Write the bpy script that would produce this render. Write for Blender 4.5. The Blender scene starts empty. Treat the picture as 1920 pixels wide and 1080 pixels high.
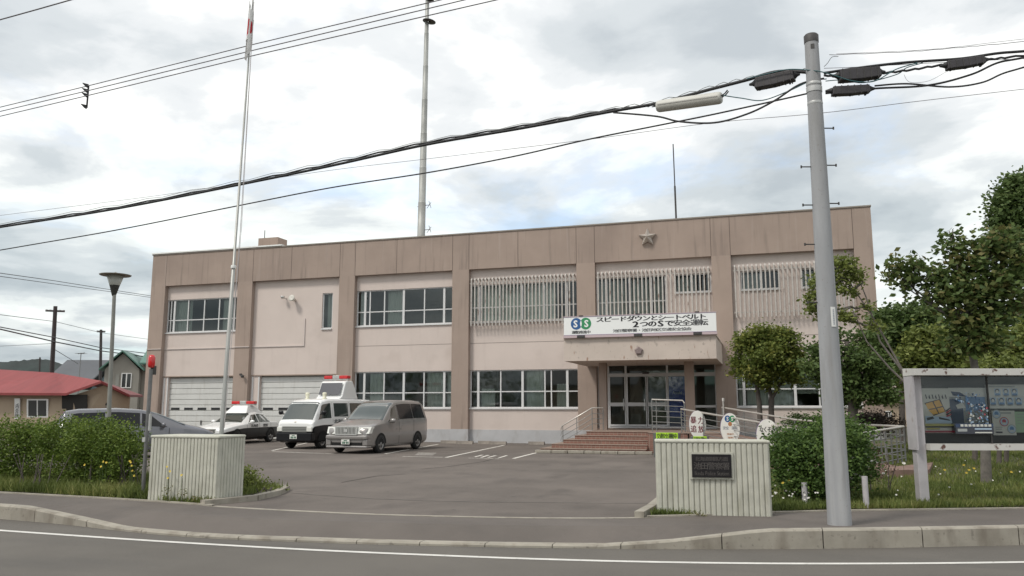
import bpy, bmesh, math, random
from mathutils import Vector, Matrix
random.seed(7)
PI = math.pi
sc = bpy.context.scene
# ---------------- camera ----------------
CF, CP, CW, CH = 1500.0, math.radians(8.53), math.radians(17.46), 1.6
cam = bpy.data.cameras.new('camera'); camo = bpy.data.objects.new('camera', cam)
sc.collection.objects.link(camo)
camo.location = (0, 0, CH); camo.rotation_euler = (PI/2+CP, 0, CW)
cam.sensor_width = 36; cam.lens = 36*CF/1920; cam.clip_start = 0.1; cam.clip_end = 6000
sc.camera = camo
# ---------------- world: overcast ----------------
w = bpy.data.worlds.new('World'); sc.world = w; w.use_nodes = True
nt = w.node_tree; nt.nodes.clear()
N = nt.nodes.new; Lk = nt.links.new
wo = N('ShaderNodeOutputWorld'); bg = N('ShaderNodeBackground'); bg.inputs[1].default_value = 0.1
sky = N('ShaderNodeTexSky'); sky.sky_type = 'NISHITA'; sky.sun_disc = False
SUN_EL, SUN_AZ = math.radians(52), math.radians(215)   # azimuth clockwise from +Y: behind the camera, to the left
sky.sun_elevation = SUN_EL; sky.sun_rotation = SUN_AZ
tc = N('ShaderNodeTexCoord'); sep = N('ShaderNodeSeparateXYZ'); Lk(tc.outputs['Generated'], sep.inputs[0])
def M_(op, a, b=None, clamp=False):
    n = N('ShaderNodeMath'); n.operation = op; n.use_clamp = clamp
    for i, v in enumerate((a, b)):
        if v is None: continue
        if isinstance(v, (int, float)): n.inputs[i].default_value = v
        else: Lk(v, n.inputs[i])
    return n.outputs[0]
zz = M_('ADD', M_('MAXIMUM', sep.outputs[2], 0.0), 0.16)
cx = M_('DIVIDE', sep.outputs[0], zz); cy = M_('DIVIDE', sep.outputs[1], zz)
cb = N('ShaderNodeCombineXYZ'); Lk(cx, cb.inputs[0]); Lk(cy, cb.inputs[1])
def noise(scale, det, rough, off, dist=0.0):
    mp = N('ShaderNodeMapping'); mp.inputs[1].default_value = off; Lk(cb.outputs[0], mp.inputs[0])
    n = N('ShaderNodeTexNoise'); n.inputs['Scale'].default_value = scale; n.inputs['Detail'].default_value = det
    n.inputs['Roughness'].default_value = rough; n.inputs['Distortion'].default_value = dist; Lk(mp.outputs[0], n.inputs[0]); return n.outputs[0]
def ramp(v, *st):
    r = N('ShaderNodeValToRGB'); Lk(v, r.inputs[0]); e = r.color_ramp.elements
    while len(e) < len(st): e.new(0.5)
    for k, (p, c) in enumerate(st): e[k].position = p; e[k].color = (*c, 1)
    r.color_ramp.interpolation = 'EASE'; return r.outputs[0]
n1 = noise(1.15, 8, 0.56, (1.3, 4.1, 0), 0.35); n2 = noise(2.6, 6, 0.5, (7, 2, 0), 0.2)
mix = M_('ADD', M_('MULTIPLY', n1, 0.72), M_('MULTIPLY', n2, 0.28))
ccol = ramp(mix, (0.35, (.50, .545, .58)), (0.43, (.63, .67, .695)), (0.485, (.77, .795, .81)), (0.53, (.95, .96, .945)), (0.585, (1.13, 1.13, 1.09)))
sc_ = N('ShaderNodeVectorMath'); sc_.operation = 'SCALE'; Lk(ccol, sc_.inputs[0]); sc_.inputs[3].default_value = 8.0
gap = ramp(noise(1.1, 6, 0.6, (3.6, 9.2, 0), 0.3), (0.53, (0, 0, 0)), (0.70, (.42, .42, .42)))
# towards the horizon the cloud sheet is thicker and greyer
hz = ramp(sep.outputs[2], (0.0, (.74, .77, .77)), (0.16, (.80, .84, .85)), (0.36, (1, 1, 1)))
mh = N('ShaderNodeMix'); mh.data_type = 'RGBA'; mh.blend_type = 'MULTIPLY'; mh.inputs[0].default_value = 1
Lk(sc_.outputs[0], mh.inputs[6]); Lk(hz, mh.inputs[7])
mx = N('ShaderNodeMix'); mx.data_type = 'RGBA'; Lk(gap, mx.inputs[0]); Lk(mh.outputs[2], mx.inputs[6])
sks = N('ShaderNodeVectorMath'); sks.operation = 'SCALE'; Lk(sky.outputs[0], sks.inputs[0]); sks.inputs[3].default_value = 2.0
Lk(sks.outputs[0], mx.inputs[7])
Lk(mx.outputs[2], bg.inputs[0]); Lk(bg.outputs[0], wo.inputs[0])
sl = bpy.data.lights.new('sun', 'SUN'); sl.energy = 1.5; sl.angle = math.radians(11); sl.color = (1, .95, .87)
so = bpy.data.objects.new('sun', sl); sc.collection.objects.link(so)
so.rotation_euler = (PI/2-SUN_EL, 0, -SUN_AZ+PI)
sc.view_settings.view_transform = 'Standard'; sc.view_settings.look = 'None'
sc.view_settings.exposure = 0.55; sc.view_settings.gamma = 1
try: sc.view_settings.use_curve_mapping = False
except Exception: pass
# ---------------- measuring helpers ----------------
_R = (math.cos(CW), math.sin(CW), 0.)
_U = (math.sin(CP)*math.sin(CW), -math.sin(CP)*math.cos(CW), math.cos(CP))
_D = (-math.cos(CP)*math.sin(CW), math.cos(CP)*math.cos(CW), math.sin(CP))
def ray(px, py):
    a = (px-960)/CF; b = (540-py)/CF
    return Vector([_D[i]+a*_R[i]+b*_U[i] for i in range(3)])
def G(px, py, z=0.):
    d = ray(px, py); return Vector((0, 0, CH))+d*((z-CH)/d[2])
def FY(px, py, Y):
    d = ray(px, py); return Vector((0, 0, CH))+d*(Y/d[1])
def FD(px, py, t):
    return Vector((0, 0, CH))+ray(px, py)*t
# ---------------- materials ----------------
_m = {}
def mat(name, col, rough=.7, var=.0, scale=3., metal=0., bump=0., bscale=60., col2=None, stretch=(1, 1, 1), spec=.5, emit=None, coat=0., detail=6, lo=.35, hi=.65):
    if name in _m: return _m[name]
    m = bpy.data.materials.new(name); m.use_nodes = True; t = m.node_tree
    b = t.nodes['Principled BSDF']; b.inputs['Roughness'].default_value = rough; b.inputs['Metallic'].default_value = metal
    b.inputs['Base Color'].default_value = (*col, 1); b.inputs['Specular IOR Level'].default_value = spec
    b.inputs['Coat Weight'].default_value = coat
    if emit: b.inputs['Emission Color'].default_value = (*emit[0], 1); b.inputs['Emission Strength'].default_value = emit[1]
    tc = t.nodes.new('ShaderNodeTexCoord'); mp = t.nodes.new('ShaderNodeMapping'); mp.inputs[3].default_value = stretch
    t.links.new(tc.outputs['Object'], mp.inputs[0])
    if var > 0 or col2:
        n = t.nodes.new('ShaderNodeTexNoise'); n.inputs['Scale'].default_value = scale; n.inputs['Detail'].default_value = detail
        n.inputs['Roughness'].default_value = .6
        t.links.new(mp.outputs[0], n.inputs[0])
        r = t.nodes.new('ShaderNodeValToRGB'); t.links.new(n.outputs[0], r.inputs[0])
        c2 = col2 or tuple(c*(1-var) for c in col); c1 = col if col2 else tuple(min(1, c*(1+var)) for c in col)
        r.color_ramp.elements[0].position = lo; r.color_ramp.elements[0].color = (*c2, 1)
        r.color_ramp.elements[1].position = hi; r.color_ramp.elements[1].color = (*c1, 1)
        t.links.new(r.outputs[0], b.inputs['Base Color'])
    if bump > 0:
        n = t.nodes.new('ShaderNodeTexNoise'); n.inputs['Scale'].default_value = bscale; n.inputs['Detail'].default_value = 4
        t.links.new(tc.outputs['Object'], n.inputs[0])
        bp = t.nodes.new('ShaderNodeBump'); bp.inputs['Strength'].default_value = bump; bp.inputs['Distance'].default_value = .01
        t.links.new(n.outputs[0], bp.inputs['Height']); t.links.new(bp.outputs[0], b.inputs['Normal'])
    _m[name] = m; return m
def addmix(m, col, scale, stretch, lo, hi, amount=1., off=(0, 0, 0)):
    """a second layer of stain / wear over a material"""
    t = m.node_tree; b = t.nodes['Principled BSDF']; inp = b.inputs['Base Color']
    tc = t.nodes.new('ShaderNodeTexCoord'); mp = t.nodes.new('ShaderNodeMapping'); mp.inputs[3].default_value = stretch; mp.inputs[1].default_value = off
    t.links.new(tc.outputs['Object'], mp.inputs[0])
    n = t.nodes.new('ShaderNodeTexNoise'); n.inputs['Scale'].default_value = scale; n.inputs['Detail'].default_value = 5
    t.links.new(mp.outputs[0], n.inputs[0])
    r = t.nodes.new('ShaderNodeValToRGB'); t.links.new(n.outputs[0], r.inputs[0])
    r.color_ramp.elements[0].position = lo; r.color_ramp.elements[0].color = (0, 0, 0, 1)
    r.color_ramp.elements[1].position = hi; r.color_ramp.elements[1].color = (amount, amount, amount, 1)
    x = t.nodes.new('ShaderNodeMix'); x.data_type = 'RGBA'; t.links.new(r.outputs[0], x.inputs[0])
    if inp.links: t.links.new(inp.links[0].from_socket, x.inputs[6])
    else: x.inputs[6].default_value = inp.default_value
    x.inputs[7].default_value = (*col, 1); t.links.new(x.outputs[2], inp)
    return m
def leafmat(name, c1, c2, c3):
    if name in _m: return _m[name]
    m = bpy.data.materials.new(name); m.use_nodes = True; t = m.node_tree; b = t.nodes['Principled BSDF']
    at = t.nodes.new('ShaderNodeAttribute'); at.attribute_name = 'tone'
    r = t.nodes.new('ShaderNodeValToRGB'); t.links.new(at.outputs['Fac'], r.inputs[0])
    e = r.color_ramp.elements; e[0].color = (*c1, 1); e[0].position = 0; e[1].color = (*c3, 1); e[1].position = 1
    k = e.new(.5); k.color = (*c2, 1)
    t.links.new(r.outputs[0], b.inputs['Base Color']); b.inputs['Roughness'].default_value = .6; b.inputs['Specular IOR Level'].default_value = .3
    tr = t.nodes.new('ShaderNodeBsdfTranslucent'); t.links.new(r.outputs[0], tr.inputs[0])
    ms = t.nodes.new('ShaderNodeMixShader'); ms.inputs[0].default_value = .3
    t.links.new(b.outputs[0], ms.inputs[1]); t.links.new(tr.outputs[0], ms.inputs[2])
    t.links.new(ms.outputs[0], t.nodes['Material Output'].inputs[0]); _m[name] = m; return m
def glassmat(name, tint, fac=.35):
    if name in _m: return _m[name]
    m = bpy.data.materials.new(name); m.use_nodes = True; t = m.node_tree; t.nodes.remove(t.nodes['Principled BSDF'])
    tr = t.nodes.new('ShaderNodeBsdfTransparent'); tr.inputs[0].default_value = (*tint, 1)
    gl = t.nodes.new('ShaderNodeBsdfGlossy'); gl.inputs['Roughness'].default_value = .03; gl.inputs[0].default_value = (.9, .95, .95, 1)
    fr = t.nodes.new('ShaderNodeFresnel'); fr.inputs[0].default_value = 1.5
    mm = t.nodes.new('ShaderNodeMath'); mm.operation = 'ADD'; mm.inputs[1].default_value = fac*.12; mm.use_clamp = True
    t.links.new(fr.outputs[0], mm.inputs[0]); ms = t.nodes.new('ShaderNodeMixShader')
    t.links.new(mm.outputs[0], ms.inputs[0]); t.links.new(tr.outputs[0], ms.inputs[1]); t.links.new(gl.outputs[0], ms.inputs[2])
    t.links.new(ms.outputs[0], t.nodes['Material Output'].inputs[0]); _m[name] = m; return m
# ---------------- mesh helpers ----------------
def _ref():
    cu = bpy.data.curves.new('t', 'FONT'); cu.body = '国'; cu.size = 1; ob = bpy.data.objects.new('t', cu); sc.collection.objects.link(ob); bpy.context.view_layer.update()
    me = bpy.data.meshes.new_from_object(ob.evaluated_get(bpy.context.evaluated_depsgraph_get())); xs = [v.co.x for v in me.vertices]; ys = [v.co.y for v in me.vertices]
    bpy.data.objects.remove(ob); bpy.data.curves.remove(cu); bpy.data.meshes.remove(me); return (min(xs), max(xs), min(ys), max(ys)) if xs else (.05, .95, -.08, .84)
RX0, RX1, RY0, RY1 = _ref()
def glyph(ch, m, w_, h_, cx, cy, z, bold, V, F):
    cu = bpy.data.curves.new('t', 'FONT'); cu.body = ch; cu.size = 1; cu.resolution_u = 2
    ob = bpy.data.objects.new('t', cu); sc.collection.objects.link(ob); bpy.context.view_layer.update()
    me = bpy.data.meshes.new_from_object(ob.evaluated_get(bpy.context.evaluated_depsgraph_get()))
    if me.vertices:
        xs = [v.co.x for v in me.vertices]; ys = [v.co.y for v in me.vertices]; full = ord(ch) > 0x2000
        mx_ = (RX0+RX1)/2 if full else (min(xs)+max(xs))/2; my_ = (RY0+RY1)/2 if full else (min(ys)+max(ys))/2; kx = w_/((RX1-RX0) if full else max(.62, max(xs)-min(xs))); ky = h_/((RY1-RY0) if full else max(.55, max(ys)-min(ys)))
        for i, (dx, dy) in enumerate(((-bold, 0), (bold, 0), (0, bold*.6)) if bold else ((0, 0),)):
            o = len(V); V += [Vector(((v.co.x-mx_+dx)*kx+cx, (v.co.y-my_+dy)*ky+cy, z+i*.0006)) for v in me.vertices]; F += [tuple(o+k for k in p.vertices) for p in me.polygons]
    bpy.data.objects.remove(ob); bpy.data.curves.remove(cu); bpy.data.meshes.remove(me)
def ctext(s, width, height, m, parent, mtx, bold=.0, name='lettering', gap=.06, vertical=False):
    """one character per cell, evenly spaced"""
    V = []; F = []; n = len(s); bd = bold; p = (height if vertical else width)/n
    for i, ch in enumerate(s):
        if ch == ' ': continue
        bold = bd*.5 if ord(ch) > 0x4e00 else bd
        if vertical: glyph(ch, m, width, p*(1-gap), 0, height/2-(i+.5)*p, .001, bold, V, F)
        else: glyph(ch, m, p*(1-gap), height, -width/2+(i+.5)*p, 0, .001, bold, V, F)
    me = bpy.data.meshes.new(name); me.from_pydata([tuple(mtx@v) for v in V], [], F); me.materials.append(m)
    o = bpy.data.objects.new(name, me); sc.collection.objects.link(o); o.parent = parent; return o
class MB:
    def __init__(s): s.v = []; s.f = []; s.mi = []; s.sm = []
    def add(s, vs, fs, mi=0, smooth=False):
        o = len(s.v); s.v += [tuple(v) for v in vs]; s.f += [tuple(i+o for i in f) for f in fs]
        s.mi += [mi]*len(fs); s.sm += [smooth]*len(fs); return s
    def box(s, x0, x1, y0, y1, z0, z1, mi=0, mtx=None):
        v = [Vector(p) for p in ((x0,y0,z0),(x1,y0,z0),(x1,y1,z0),(x0,y1,z0),(x0,y0,z1),(x1,y0,z1),(x1,y1,z1),(x0,y1,z1))]
        if mtx: v = [mtx@p for p in v]
        return s.add(v, [(0,3,2,1),(4,5,6,7),(0,1,5,4),(1,2,6,5),(2,3,7,6),(3,0,4,7)], mi)
    def quad(s, a, b, c, d, mi=0): return s.add([a,b,c,d], [(0,1,2,3)], mi)
    def tube(s, pts, r, n=8, mi=0, cap=True, smooth=True):
        pts = [Vector(p) for p in pts]; k = len(pts); rr = r if isinstance(r, (list, tuple)) else [r]*k
        vs = []; prev = None
        for i, p in enumerate(pts):
            d = (pts[min(i+1, k-1)]-pts[max(i-1, 0)]).normalized()
            if prev is None:
                a = d.orthogonal().normalized()
            else:
                a = (prev-d*prev.dot(d)); a = a.normalized() if a.length > 1e-6 else d.orthogonal().normalized()
            prev = a; b = d.cross(a)
            for j in range(n):
                t = 2*PI*j/n; vs.append(p+(a*math.cos(t)+b*math.sin(t))*rr[i])
        fs = [(i*n+j, i*n+(j+1) % n, (i+1)*n+(j+1) % n, (i+1)*n+j) for i in range(k-1) for j in range(n)]
        s.add(vs, fs, mi, smooth)
        if cap: s.add(vs[:n], [tuple(range(n))[::-1]], mi); s.add(vs[-n:], [tuple(range(n))], mi)
        return s
    def lathe(s, prof, c=(0,0,0), n=20, mi=0, mtx=None, smooth=True):
        vs = []
        for r, z in prof:
            for j in range(n):
                t = 2*PI*j/n; p = Vector((r*math.cos(t), r*math.sin(t), z))
                if mtx: p = mtx@p
                vs.append(p+Vector(c))
        fs = [(i*n+j, i*n+(j+1) % n, (i+1)*n+(j+1) % n, (i+1)*n+j) for i in range(len(prof)-1) for j in range(n)]
        return s.add(vs, fs, mi, smooth)
    def prism(s, poly, axis, a, b, mi=0, mtx=None):
        """poly of 2D points extruded between a and b along axis (0,1,2)"""
        def mk(p, h):
            q = Vector((h, p[0], p[1]) if axis == 0 else (p[0], h, p[1]) if axis == 1 else (p[0], p[1], h))
            return mtx@q if mtx else q
        n = len(poly); vs = [mk(p, a) for p in poly]+[mk(p, b) for p in poly]
        fs = [tuple(range(n))[::-1], tuple(range(n, 2*n))]+[(i, (i+1) % n, n+(i+1) % n, n+i) for i in range(n)]
        return s.add(vs, fs, mi)
    def build(s, name, m, parent=None, bevel=0., loc=None):
        me = bpy.data.meshes.new(name); me.from_pydata(s.v, [], s.f)
        for x in (m if isinstance(m, (list, tuple)) else [m]): me.materials.append(x)
        me.polygons.foreach_set('material_index', s.mi); me.polygons.foreach_set('use_smooth', s.sm)
        me.update()
        bm = bmesh.new(); bm.from_mesh(me); bmesh.ops.recalc_face_normals(bm, faces=bm.faces)
        if bevel > 0:
            bmesh.ops.remove_doubles(bm, verts=bm.verts, dist=1e-5)
            es = [e for e in bm.edges if len(e.link_faces) == 2 and e.calc_face_angle(0) > .6]
            bmesh.ops.bevel(bm, geom=es, offset=bevel, segments=2, profile=.5, affect='EDGES', clamp_overlap=True)
        bm.to_mesh(me); bm.free()
        o = bpy.data.objects.new(name, me); sc.collection.objects.link(o)
        if parent: o.parent = parent
        if loc: o.location = loc
        return o
def tag(o, label=None, cat=None, group=None, kind=None):
    if label: o['label'] = label
    if cat: o['category'] = cat
    if group: o['group'] = group
    if kind: o['kind'] = kind
    return o
def thing(name, label, cat, loc=(0,0,0), rz=0., group=None):
    o = bpy.data.objects.new(name, None); sc.collection.objects.link(o); o.empty_display_size = .3
    o.location = loc; o.rotation_euler = (0, 0, rz); return tag(o, label, cat, group)
def struct(name, mb, m, **k): return tag(mb.build(name, m, **k), kind='structure')
def rel(o, mb):
    """shift a mesh built in world coordinates into the frame of thing o"""
    mi = (Matrix.Translation(o.location)@Matrix.Rotation(o.rotation_euler[2], 4, 'Z')).inverted()
    mb.v = [tuple(mi@Vector(v)) for v in mb.v]; return mb
def text(s, width, height, m, parent, mtx, name='lettering', depth=.002, bold=0., vertical=False):
    """lettering as real thin geometry: centred on the local xy plane, scaled to width x height"""
    cu = bpy.data.curves.new('t', 'FONT'); cu.body = '\n'.join(s) if vertical else s; cu.align_x = 'CENTER'; cu.size = 1; cu.offset = bold; cu.resolution_u = 2
    if vertical: cu.space_line = .95
    ob = bpy.data.objects.new('t', cu); sc.collection.objects.link(ob); bpy.context.view_layer.update()
    me = bpy.data.meshes.new_from_object(ob.evaluated_get(bpy.context.evaluated_depsgraph_get()))
    bpy.data.objects.remove(ob); bpy.data.curves.remove(cu)
    if not me.vertices: return None
    xs = [v.co.x for v in me.vertices]; ys = [v.co.y for v in me.vertices]
    x0, x1, y0, y1 = min(xs), max(xs), min(ys), max(ys)
    for v in me.vertices:
        v.co = mtx@Vector(((v.co.x-(x0+x1)/2)/(x1-x0)*width, (v.co.y-(y0+y1)/2)/(y1-y0)*height, depth))
    me.materials.clear(); me.materials.append(m); me.name = name
    o = bpy.data.objects.new(name, me); sc.collection.objects.link(o); o.parent = parent; return o
def facing(loc, rz=0.):   # text plane: local x right, y up, normal towards -Y (viewer), turned by rz
    return Matrix.Translation(loc)@Matrix.Rotation(rz, 4, 'Z')@Matrix.Rotation(PI/2, 4, 'X')
def disc(mb, c, rx, rz, y, mi=0, n=28):
    vs = [(c[0]+rx*math.cos(2*PI*k/n), y, c[1]+rz*math.sin(2*PI*k/n)) for k in range(n)]
    return mb.add(vs, [tuple(range(n))], mi)
# ================= materials used all over =================
asphalt = mat('lot asphalt', (.12, .101, .088), .92, .24, .35, bump=.35, bscale=220)
addmix(asphalt, (.185, .165, .15), 110, (1, 1, 1), .52, .66, .8); addmix(asphalt, (.075, .064, .057), 1.1, (1, .5, 1), .55, .7, .55); addmix(asphalt, (.05, .043, .04), 2.3, (1, 1, 1), .68, .72, .6, (3, 8, 0))
roadm = mat('road asphalt', (.104, .094, .082), .9, .14, .4, bump=.35, bscale=240)
addmix(roadm, (.17, .158, .14), 130, (1, 1, 1), .52, .66, .8); addmix(roadm, (.075, .07, .065), .8, (.25, 1.6, 1), .52, .7, .5)
pavem = mat('pavement asphalt', (.116, .1, .089), .92, .15, .5, bump=.35, bscale=230)
addmix(pavem, (.16, .148, .136), 160, (1, 1, 1), .55, .68, .7); addmix(pavem, (.085, .076, .07), 1.5, (.7, 1.3, 1), .56, .72, .5)
concr = mat('kerb concrete', (.31, .285, .24), .9, .13, 2.2, bump=.25, bscale=90)
addmix(concr, (.17, .145, .115), 4, (1, 1, .4), .5, .72, .7); addmix(concr, (.12, .1, .085), 14, (1, 1, 1), .6, .7, .5)
dark_joint = mat('dark joint', (.04, .035, .03), .95)
paint_w = mat('road paint', (.62, .59, .54), .8, .1, 8); addmix(paint_w, (.15, .135, .12), 9, (1, 1, 1), .56, .64, .85)
paint_line = mat('road edge paint', (.60, .585, .55), .7, .08, 5); addmix(paint_line, (.2, .19, .17), 24, (1, 1, 1), .62, .7, .6)
pink = mat('pink wall paint', (.585, .505, .462), .85, .035, .6, bump=.3, bscale=70)
addmix(pink, (.33, .275, .245), 1.6, (2.2, 1, .3), .58, .85, .2); addmix(pink, (.30, .24, .2), .7, (1, 1, 1.3), .58, .8, .2, (4, 0, 7))
brown = mat('brown pilaster paint', (.335, .262, .22), .85, .06, .7, bump=.35, bscale=70)
addmix(brown, (.17, .135, .115), 1.3, (3.6, 1, .3), .55, .74, .5); addmix(brown, (.36, .29, .25), 1.2, (5, 1, .3), .58, .75, .35, (9, 3, 1))
canm = mat('canopy paint', (.54, .465, .41), .85, .05, 1.2, bump=.2, bscale=60)
addmix(canm, (.27, .14, .085), 3.4, (2.2, 1, .55), .64, .70, .8, (2, 0, 3)); addmix(canm, (.22, .19, .16), 4.5, (1.6, 1, .8), .62, .70, .5, (9, 1, 0))
plinthm = mat('plinth paint', (.44, .44, .45), .85, .06, 1.5)
addmix(plinthm, (.3, .28, .26), 2, (1.5, 1, .6), .52, .75, .5)
alu = mat('window aluminium', (.62, .62, .62), .45, .04, 3)
steel = mat('galvanised steel', (.47, .47, .46), .45, .12, 5, metal=.4)
darkm = mat('dark metal', (.05, .047, .045), .6, .2, 8)
white = mat('white paint', (.78, .78, .76), .4, .02, 3)
whitec = mat('white car paint', (.75, .75, .74), .25, coat=.6)
blackc = mat('black car paint', (.008, .008, .01), .3, coat=.1, spec=.3)
greyc = mat('bronze grey car paint', (.27, .255, .245), .3, metal=.3, coat=.7)
silverc = mat('silver car paint', (.15, .15, .165), .25, metal=.4, coat=.7)
redc = mat('red car paint', (.28, .02, .02), .3, coat=.6)
chrome = mat('chrome', (.62, .62, .60), .3, metal=.55, coat=.5)
tyre = mat('tyre rubber', (.018, .018, .018), .85)
rimm = mat('alloy rim', (.35, .35, .35), .35, metal=.7)
redlens = mat('red lens', (.55, .012, .015), .2, coat=.5)
lampm = mat('lamp glass', (.7, .7, .66), .15, coat=.5)
ribm_ = None
cglass = glassmat('car glass', (.17, .2, .19), 1.1)
wglass = glassmat('window glass', (.66, .72, .7), .35)
inner = mat('room paint', (.36, .35, .30), .9, .2, .6)
curt = mat('window blind', (.66, .67, .62), .9, .08, 1.5, stretch=(6, 1, .2))
black = mat('black print', (.014, .014, .018), .6)
ribm = mat('ribbed gate concrete', (.475, .47, .405), .92, .09, 5, bump=.5, bscale=120)
addmix(ribm, (.27, .26, .20), 3.5, (1.2, 1.2, .45), .56, .75, .5)
# ================= ground =================
mb = MB(); mb.add([(-3000,-500,-.3),(3000,-500,-.3),(3000,3000,-.3),(-3000,3000,-.3)], [(0,1,2,3)])
soil = mat('distant grass field', (.075, .085, .04), .95, .3, .05)
struct('ground', mb, soil)
def interp(pts, x):
    if x <= pts[0][0]: return pts[0][1]
    for (a, b), (c, d) in zip(pts, pts[1:]):
        if x <= c: t = (x-a)/(c-a); return b+(d-b)*t
    return pts[-1][1]
def smoothed(pts, step=.25, win=.9):
    a, b = pts[0][0], pts[-1][0]; out = []; n = int((b-a)/step)
    for i in range(n+1):
        x = a+(b-a)*i/n; out.append((x, sum(interp(pts, x+d*win/4) for d in range(-4, 5))/9))
    return out
BACK = smoothed([(-70, 17), (-30, 12.9), (-13.9, 11.95), (-10.36, 11.69), (-8.3, 11.38), (-5.73, 11.28), (-3.33, 11.63), (-1.7, 12.15), (.43, 13.55), (3.85, 15.0), (12, 19), (60, 45)])
KF = smoothed([(-70, 15), (-30, 11.4), (-12.08, 10.4), (-10.49, 10.22), (-8.9, 9.86), (-7.41, 9.72), (-5.08, 9.98), (-3.31, 10.29), (-2.5, 10.5), (-1.44, 10.75), (-.06, 11.18), (1.6, 11.83), (3.18, 12.54), (12, 16.6), (60, 42)], win=.6)
LINE = smoothed([(-70, 13), (-30, 10.4), (-10.88, 9.43), (-8, 9.33), (-5.5, 9.36), (-2.75, 9.61), (-.9, 9.94), (.88, 10.44), (2.81, 11.15), (12, 15.2), (60, 40)])
KZ = [(-70, .02), (-11.6, .02), (-10.6, -.06), (-9.2, -.155), (-2.1, -.155), (-1.2, -.09), (-.1, .04), (60, .04)]
bk = lambda x: interp(BACK, x); kf = lambda x: interp(KF, x); kz = lambda x: interp(KZ, x)
xs = [x for x, _ in KF]
mb = MB()   # road
mb.add([(x, kf(x)+.05, -.2) for x in xs]+[(x, -40, -.2) for x in xs], [(i, i+1, len(xs)+i+1, len(xs)+i) for i in range(len(xs)-1)])
struct('road', mb, roadm)
mb = MB()
for i in range(len(LINE)-1):
    (a, ya), (b, yb) = LINE[i], LINE[i+1]
    mb.add([(a, ya-.052, -.196), (b, yb-.052, -.196), (b, yb+.052, -.196), (a, ya+.052, -.196)], [(0,1,2,3)])
struct('road_edge_line', mb, paint_line)
mb = MB()   # pavement, sloping down to the lowered kerb of the driveway
KW = .17
for i in range(len(xs)-1):
    a, b = xs[i], xs[i+1]
    for t0, t1 in ((0, .35), (.35, 1)):
        def P(x, t):
            y0 = kf(x)+KW; y1 = bk(x); zf = kz(x)-.005; zb = .0 if -9 < x < -1.6 else .01
            return (x, y0+(y1-y0)*t, zf+(zb-zf)*min(1, t/.35 if t <= .35 else 1))
        mb.add([P(a, t0), P(b, t0), P(b, t1), P(a, t1)], [(0,1,2,3)])
struct('pavement', mb, pavem)
mb = MB(); x = -60.   # kerb stones
while x < 50:
    L = .86 if -9.3 < x < -1.9 else 1.25; e = x+L-.012; n = 4
    for k in range(n):
        a = x+(e-x)*k/n; b = x+(e-x)*(k+1)/n; ch = .02
        pr_ = [(0, -.25), (.0, -ch), (ch, 0), (KW, 0), (KW, -.25)]
        va = [(a, kf(a)+p[0], (kz(a) if p[1] > -.2 else 0)+p[1]) for p in pr_]; vb = [(b, kf(b)+p[0], (kz(b) if p[1] > -.2 else 0)+p[1]) for p in pr_]
        fs = [(i, i+1, 6+i, 5+i) for i in range(4)]
        if k == 0: fs.append((0,1,2,3,4))
        if k == n-1: fs.append((9,8,7,6,5))
        mb.add(va+vb, fs)
    x += L
struct('kerb', mb, concr)
mb = MB()   # thin concrete edging between pavement and lot / grass
for i in range(len(xs)-1):
    a, b = xs[i], xs[i+1]
    if b > 30 or a < -40: continue
    za = .006 if -8.9 < a < -1.8 else .03
    mb.add([(a, bk(a)-.05, za), (b, bk(b)-.05, za), (b, bk(b)+.05, za), (a, bk(a)+.05, za), (a, bk(a)-.05, -.05), (b, bk(b)-.05, -.05)], [(0,1,2,3), (0,4,5,1)])
struct('pavement_edging', mb, concr)
# lot (asphalt) as one sheet behind the pavement
mb = MB(); lx = [x for x in xs if -60 <= x <= 40]
mb.add([(x, bk(x), 0) for x in lx]+[(x, 70, 0) for x in lx], [(i, i+1, len(lx)+i+1, len(lx)+i) for i in range(len(lx)-1)])
struct('parking_lot', mb, asphalt)
def strip(mb, a, b, w, z=.004):
    a = Vector((a[0], a[1], z)); b = Vector((b[0], b[1], z)); n = (b-a).cross(Vector((0,0,1))).normalized()*w/2
    mb.add([a-n, b-n, b+n, a+n], [(0,1,2,3)])
mb = MB()
for p, q, wd in (((722,851),(822,833),.12), ((836,858),(945,835),.12), ((962,860),(1018,846),.12), ((510,845),(610,823),.11), ((510,847),(625,851),.1), ((755,856),(830,857.5),.1), ((878,859),(936,860.5),.08)):
    strip(mb, G(*p), G(*q), wd)
for p, q in (((890,857),(905,853)),((902,858),(916,853.5)),((915,858),(930,854)),((934,859),(951,854))): strip(mb, G(*p), G(*q), .09)
for k in range(4): strip(mb, G(778+k*2,853-k*1.3), G(812+k*2,853.5-k*1.3), .11)
struct('parking_markings', mb, paint_w)
mb = MB(); seam = mat('asphalt seam', (.17, .155, .14), .9, .2, 3)
pts = [G(x, y) for x, y in ((545,924),(620,930),(700,935),(800,939),(890,941),(1000,942),(1110,943),(1226,944))]
for a, b in zip(pts, pts[1:]): strip(mb, a, b, .035, .005)
struct('asphalt_seam', mb, seam)
mb = MB(); pts = [G(x, y) for x, y in ((790,880),(840,875),(905,866),(935,858))]
for a, b in zip(pts, pts[1:]): strip(mb, a, b, .03, .005)
pts = [G(x, y) for x, y in ((640,905),(705,893),(760,889))]
for a, b in zip(pts, pts[1:]): strip(mb, a, b, .03, .005)
struct('asphalt_cracks', mb, dark_joint)
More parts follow.
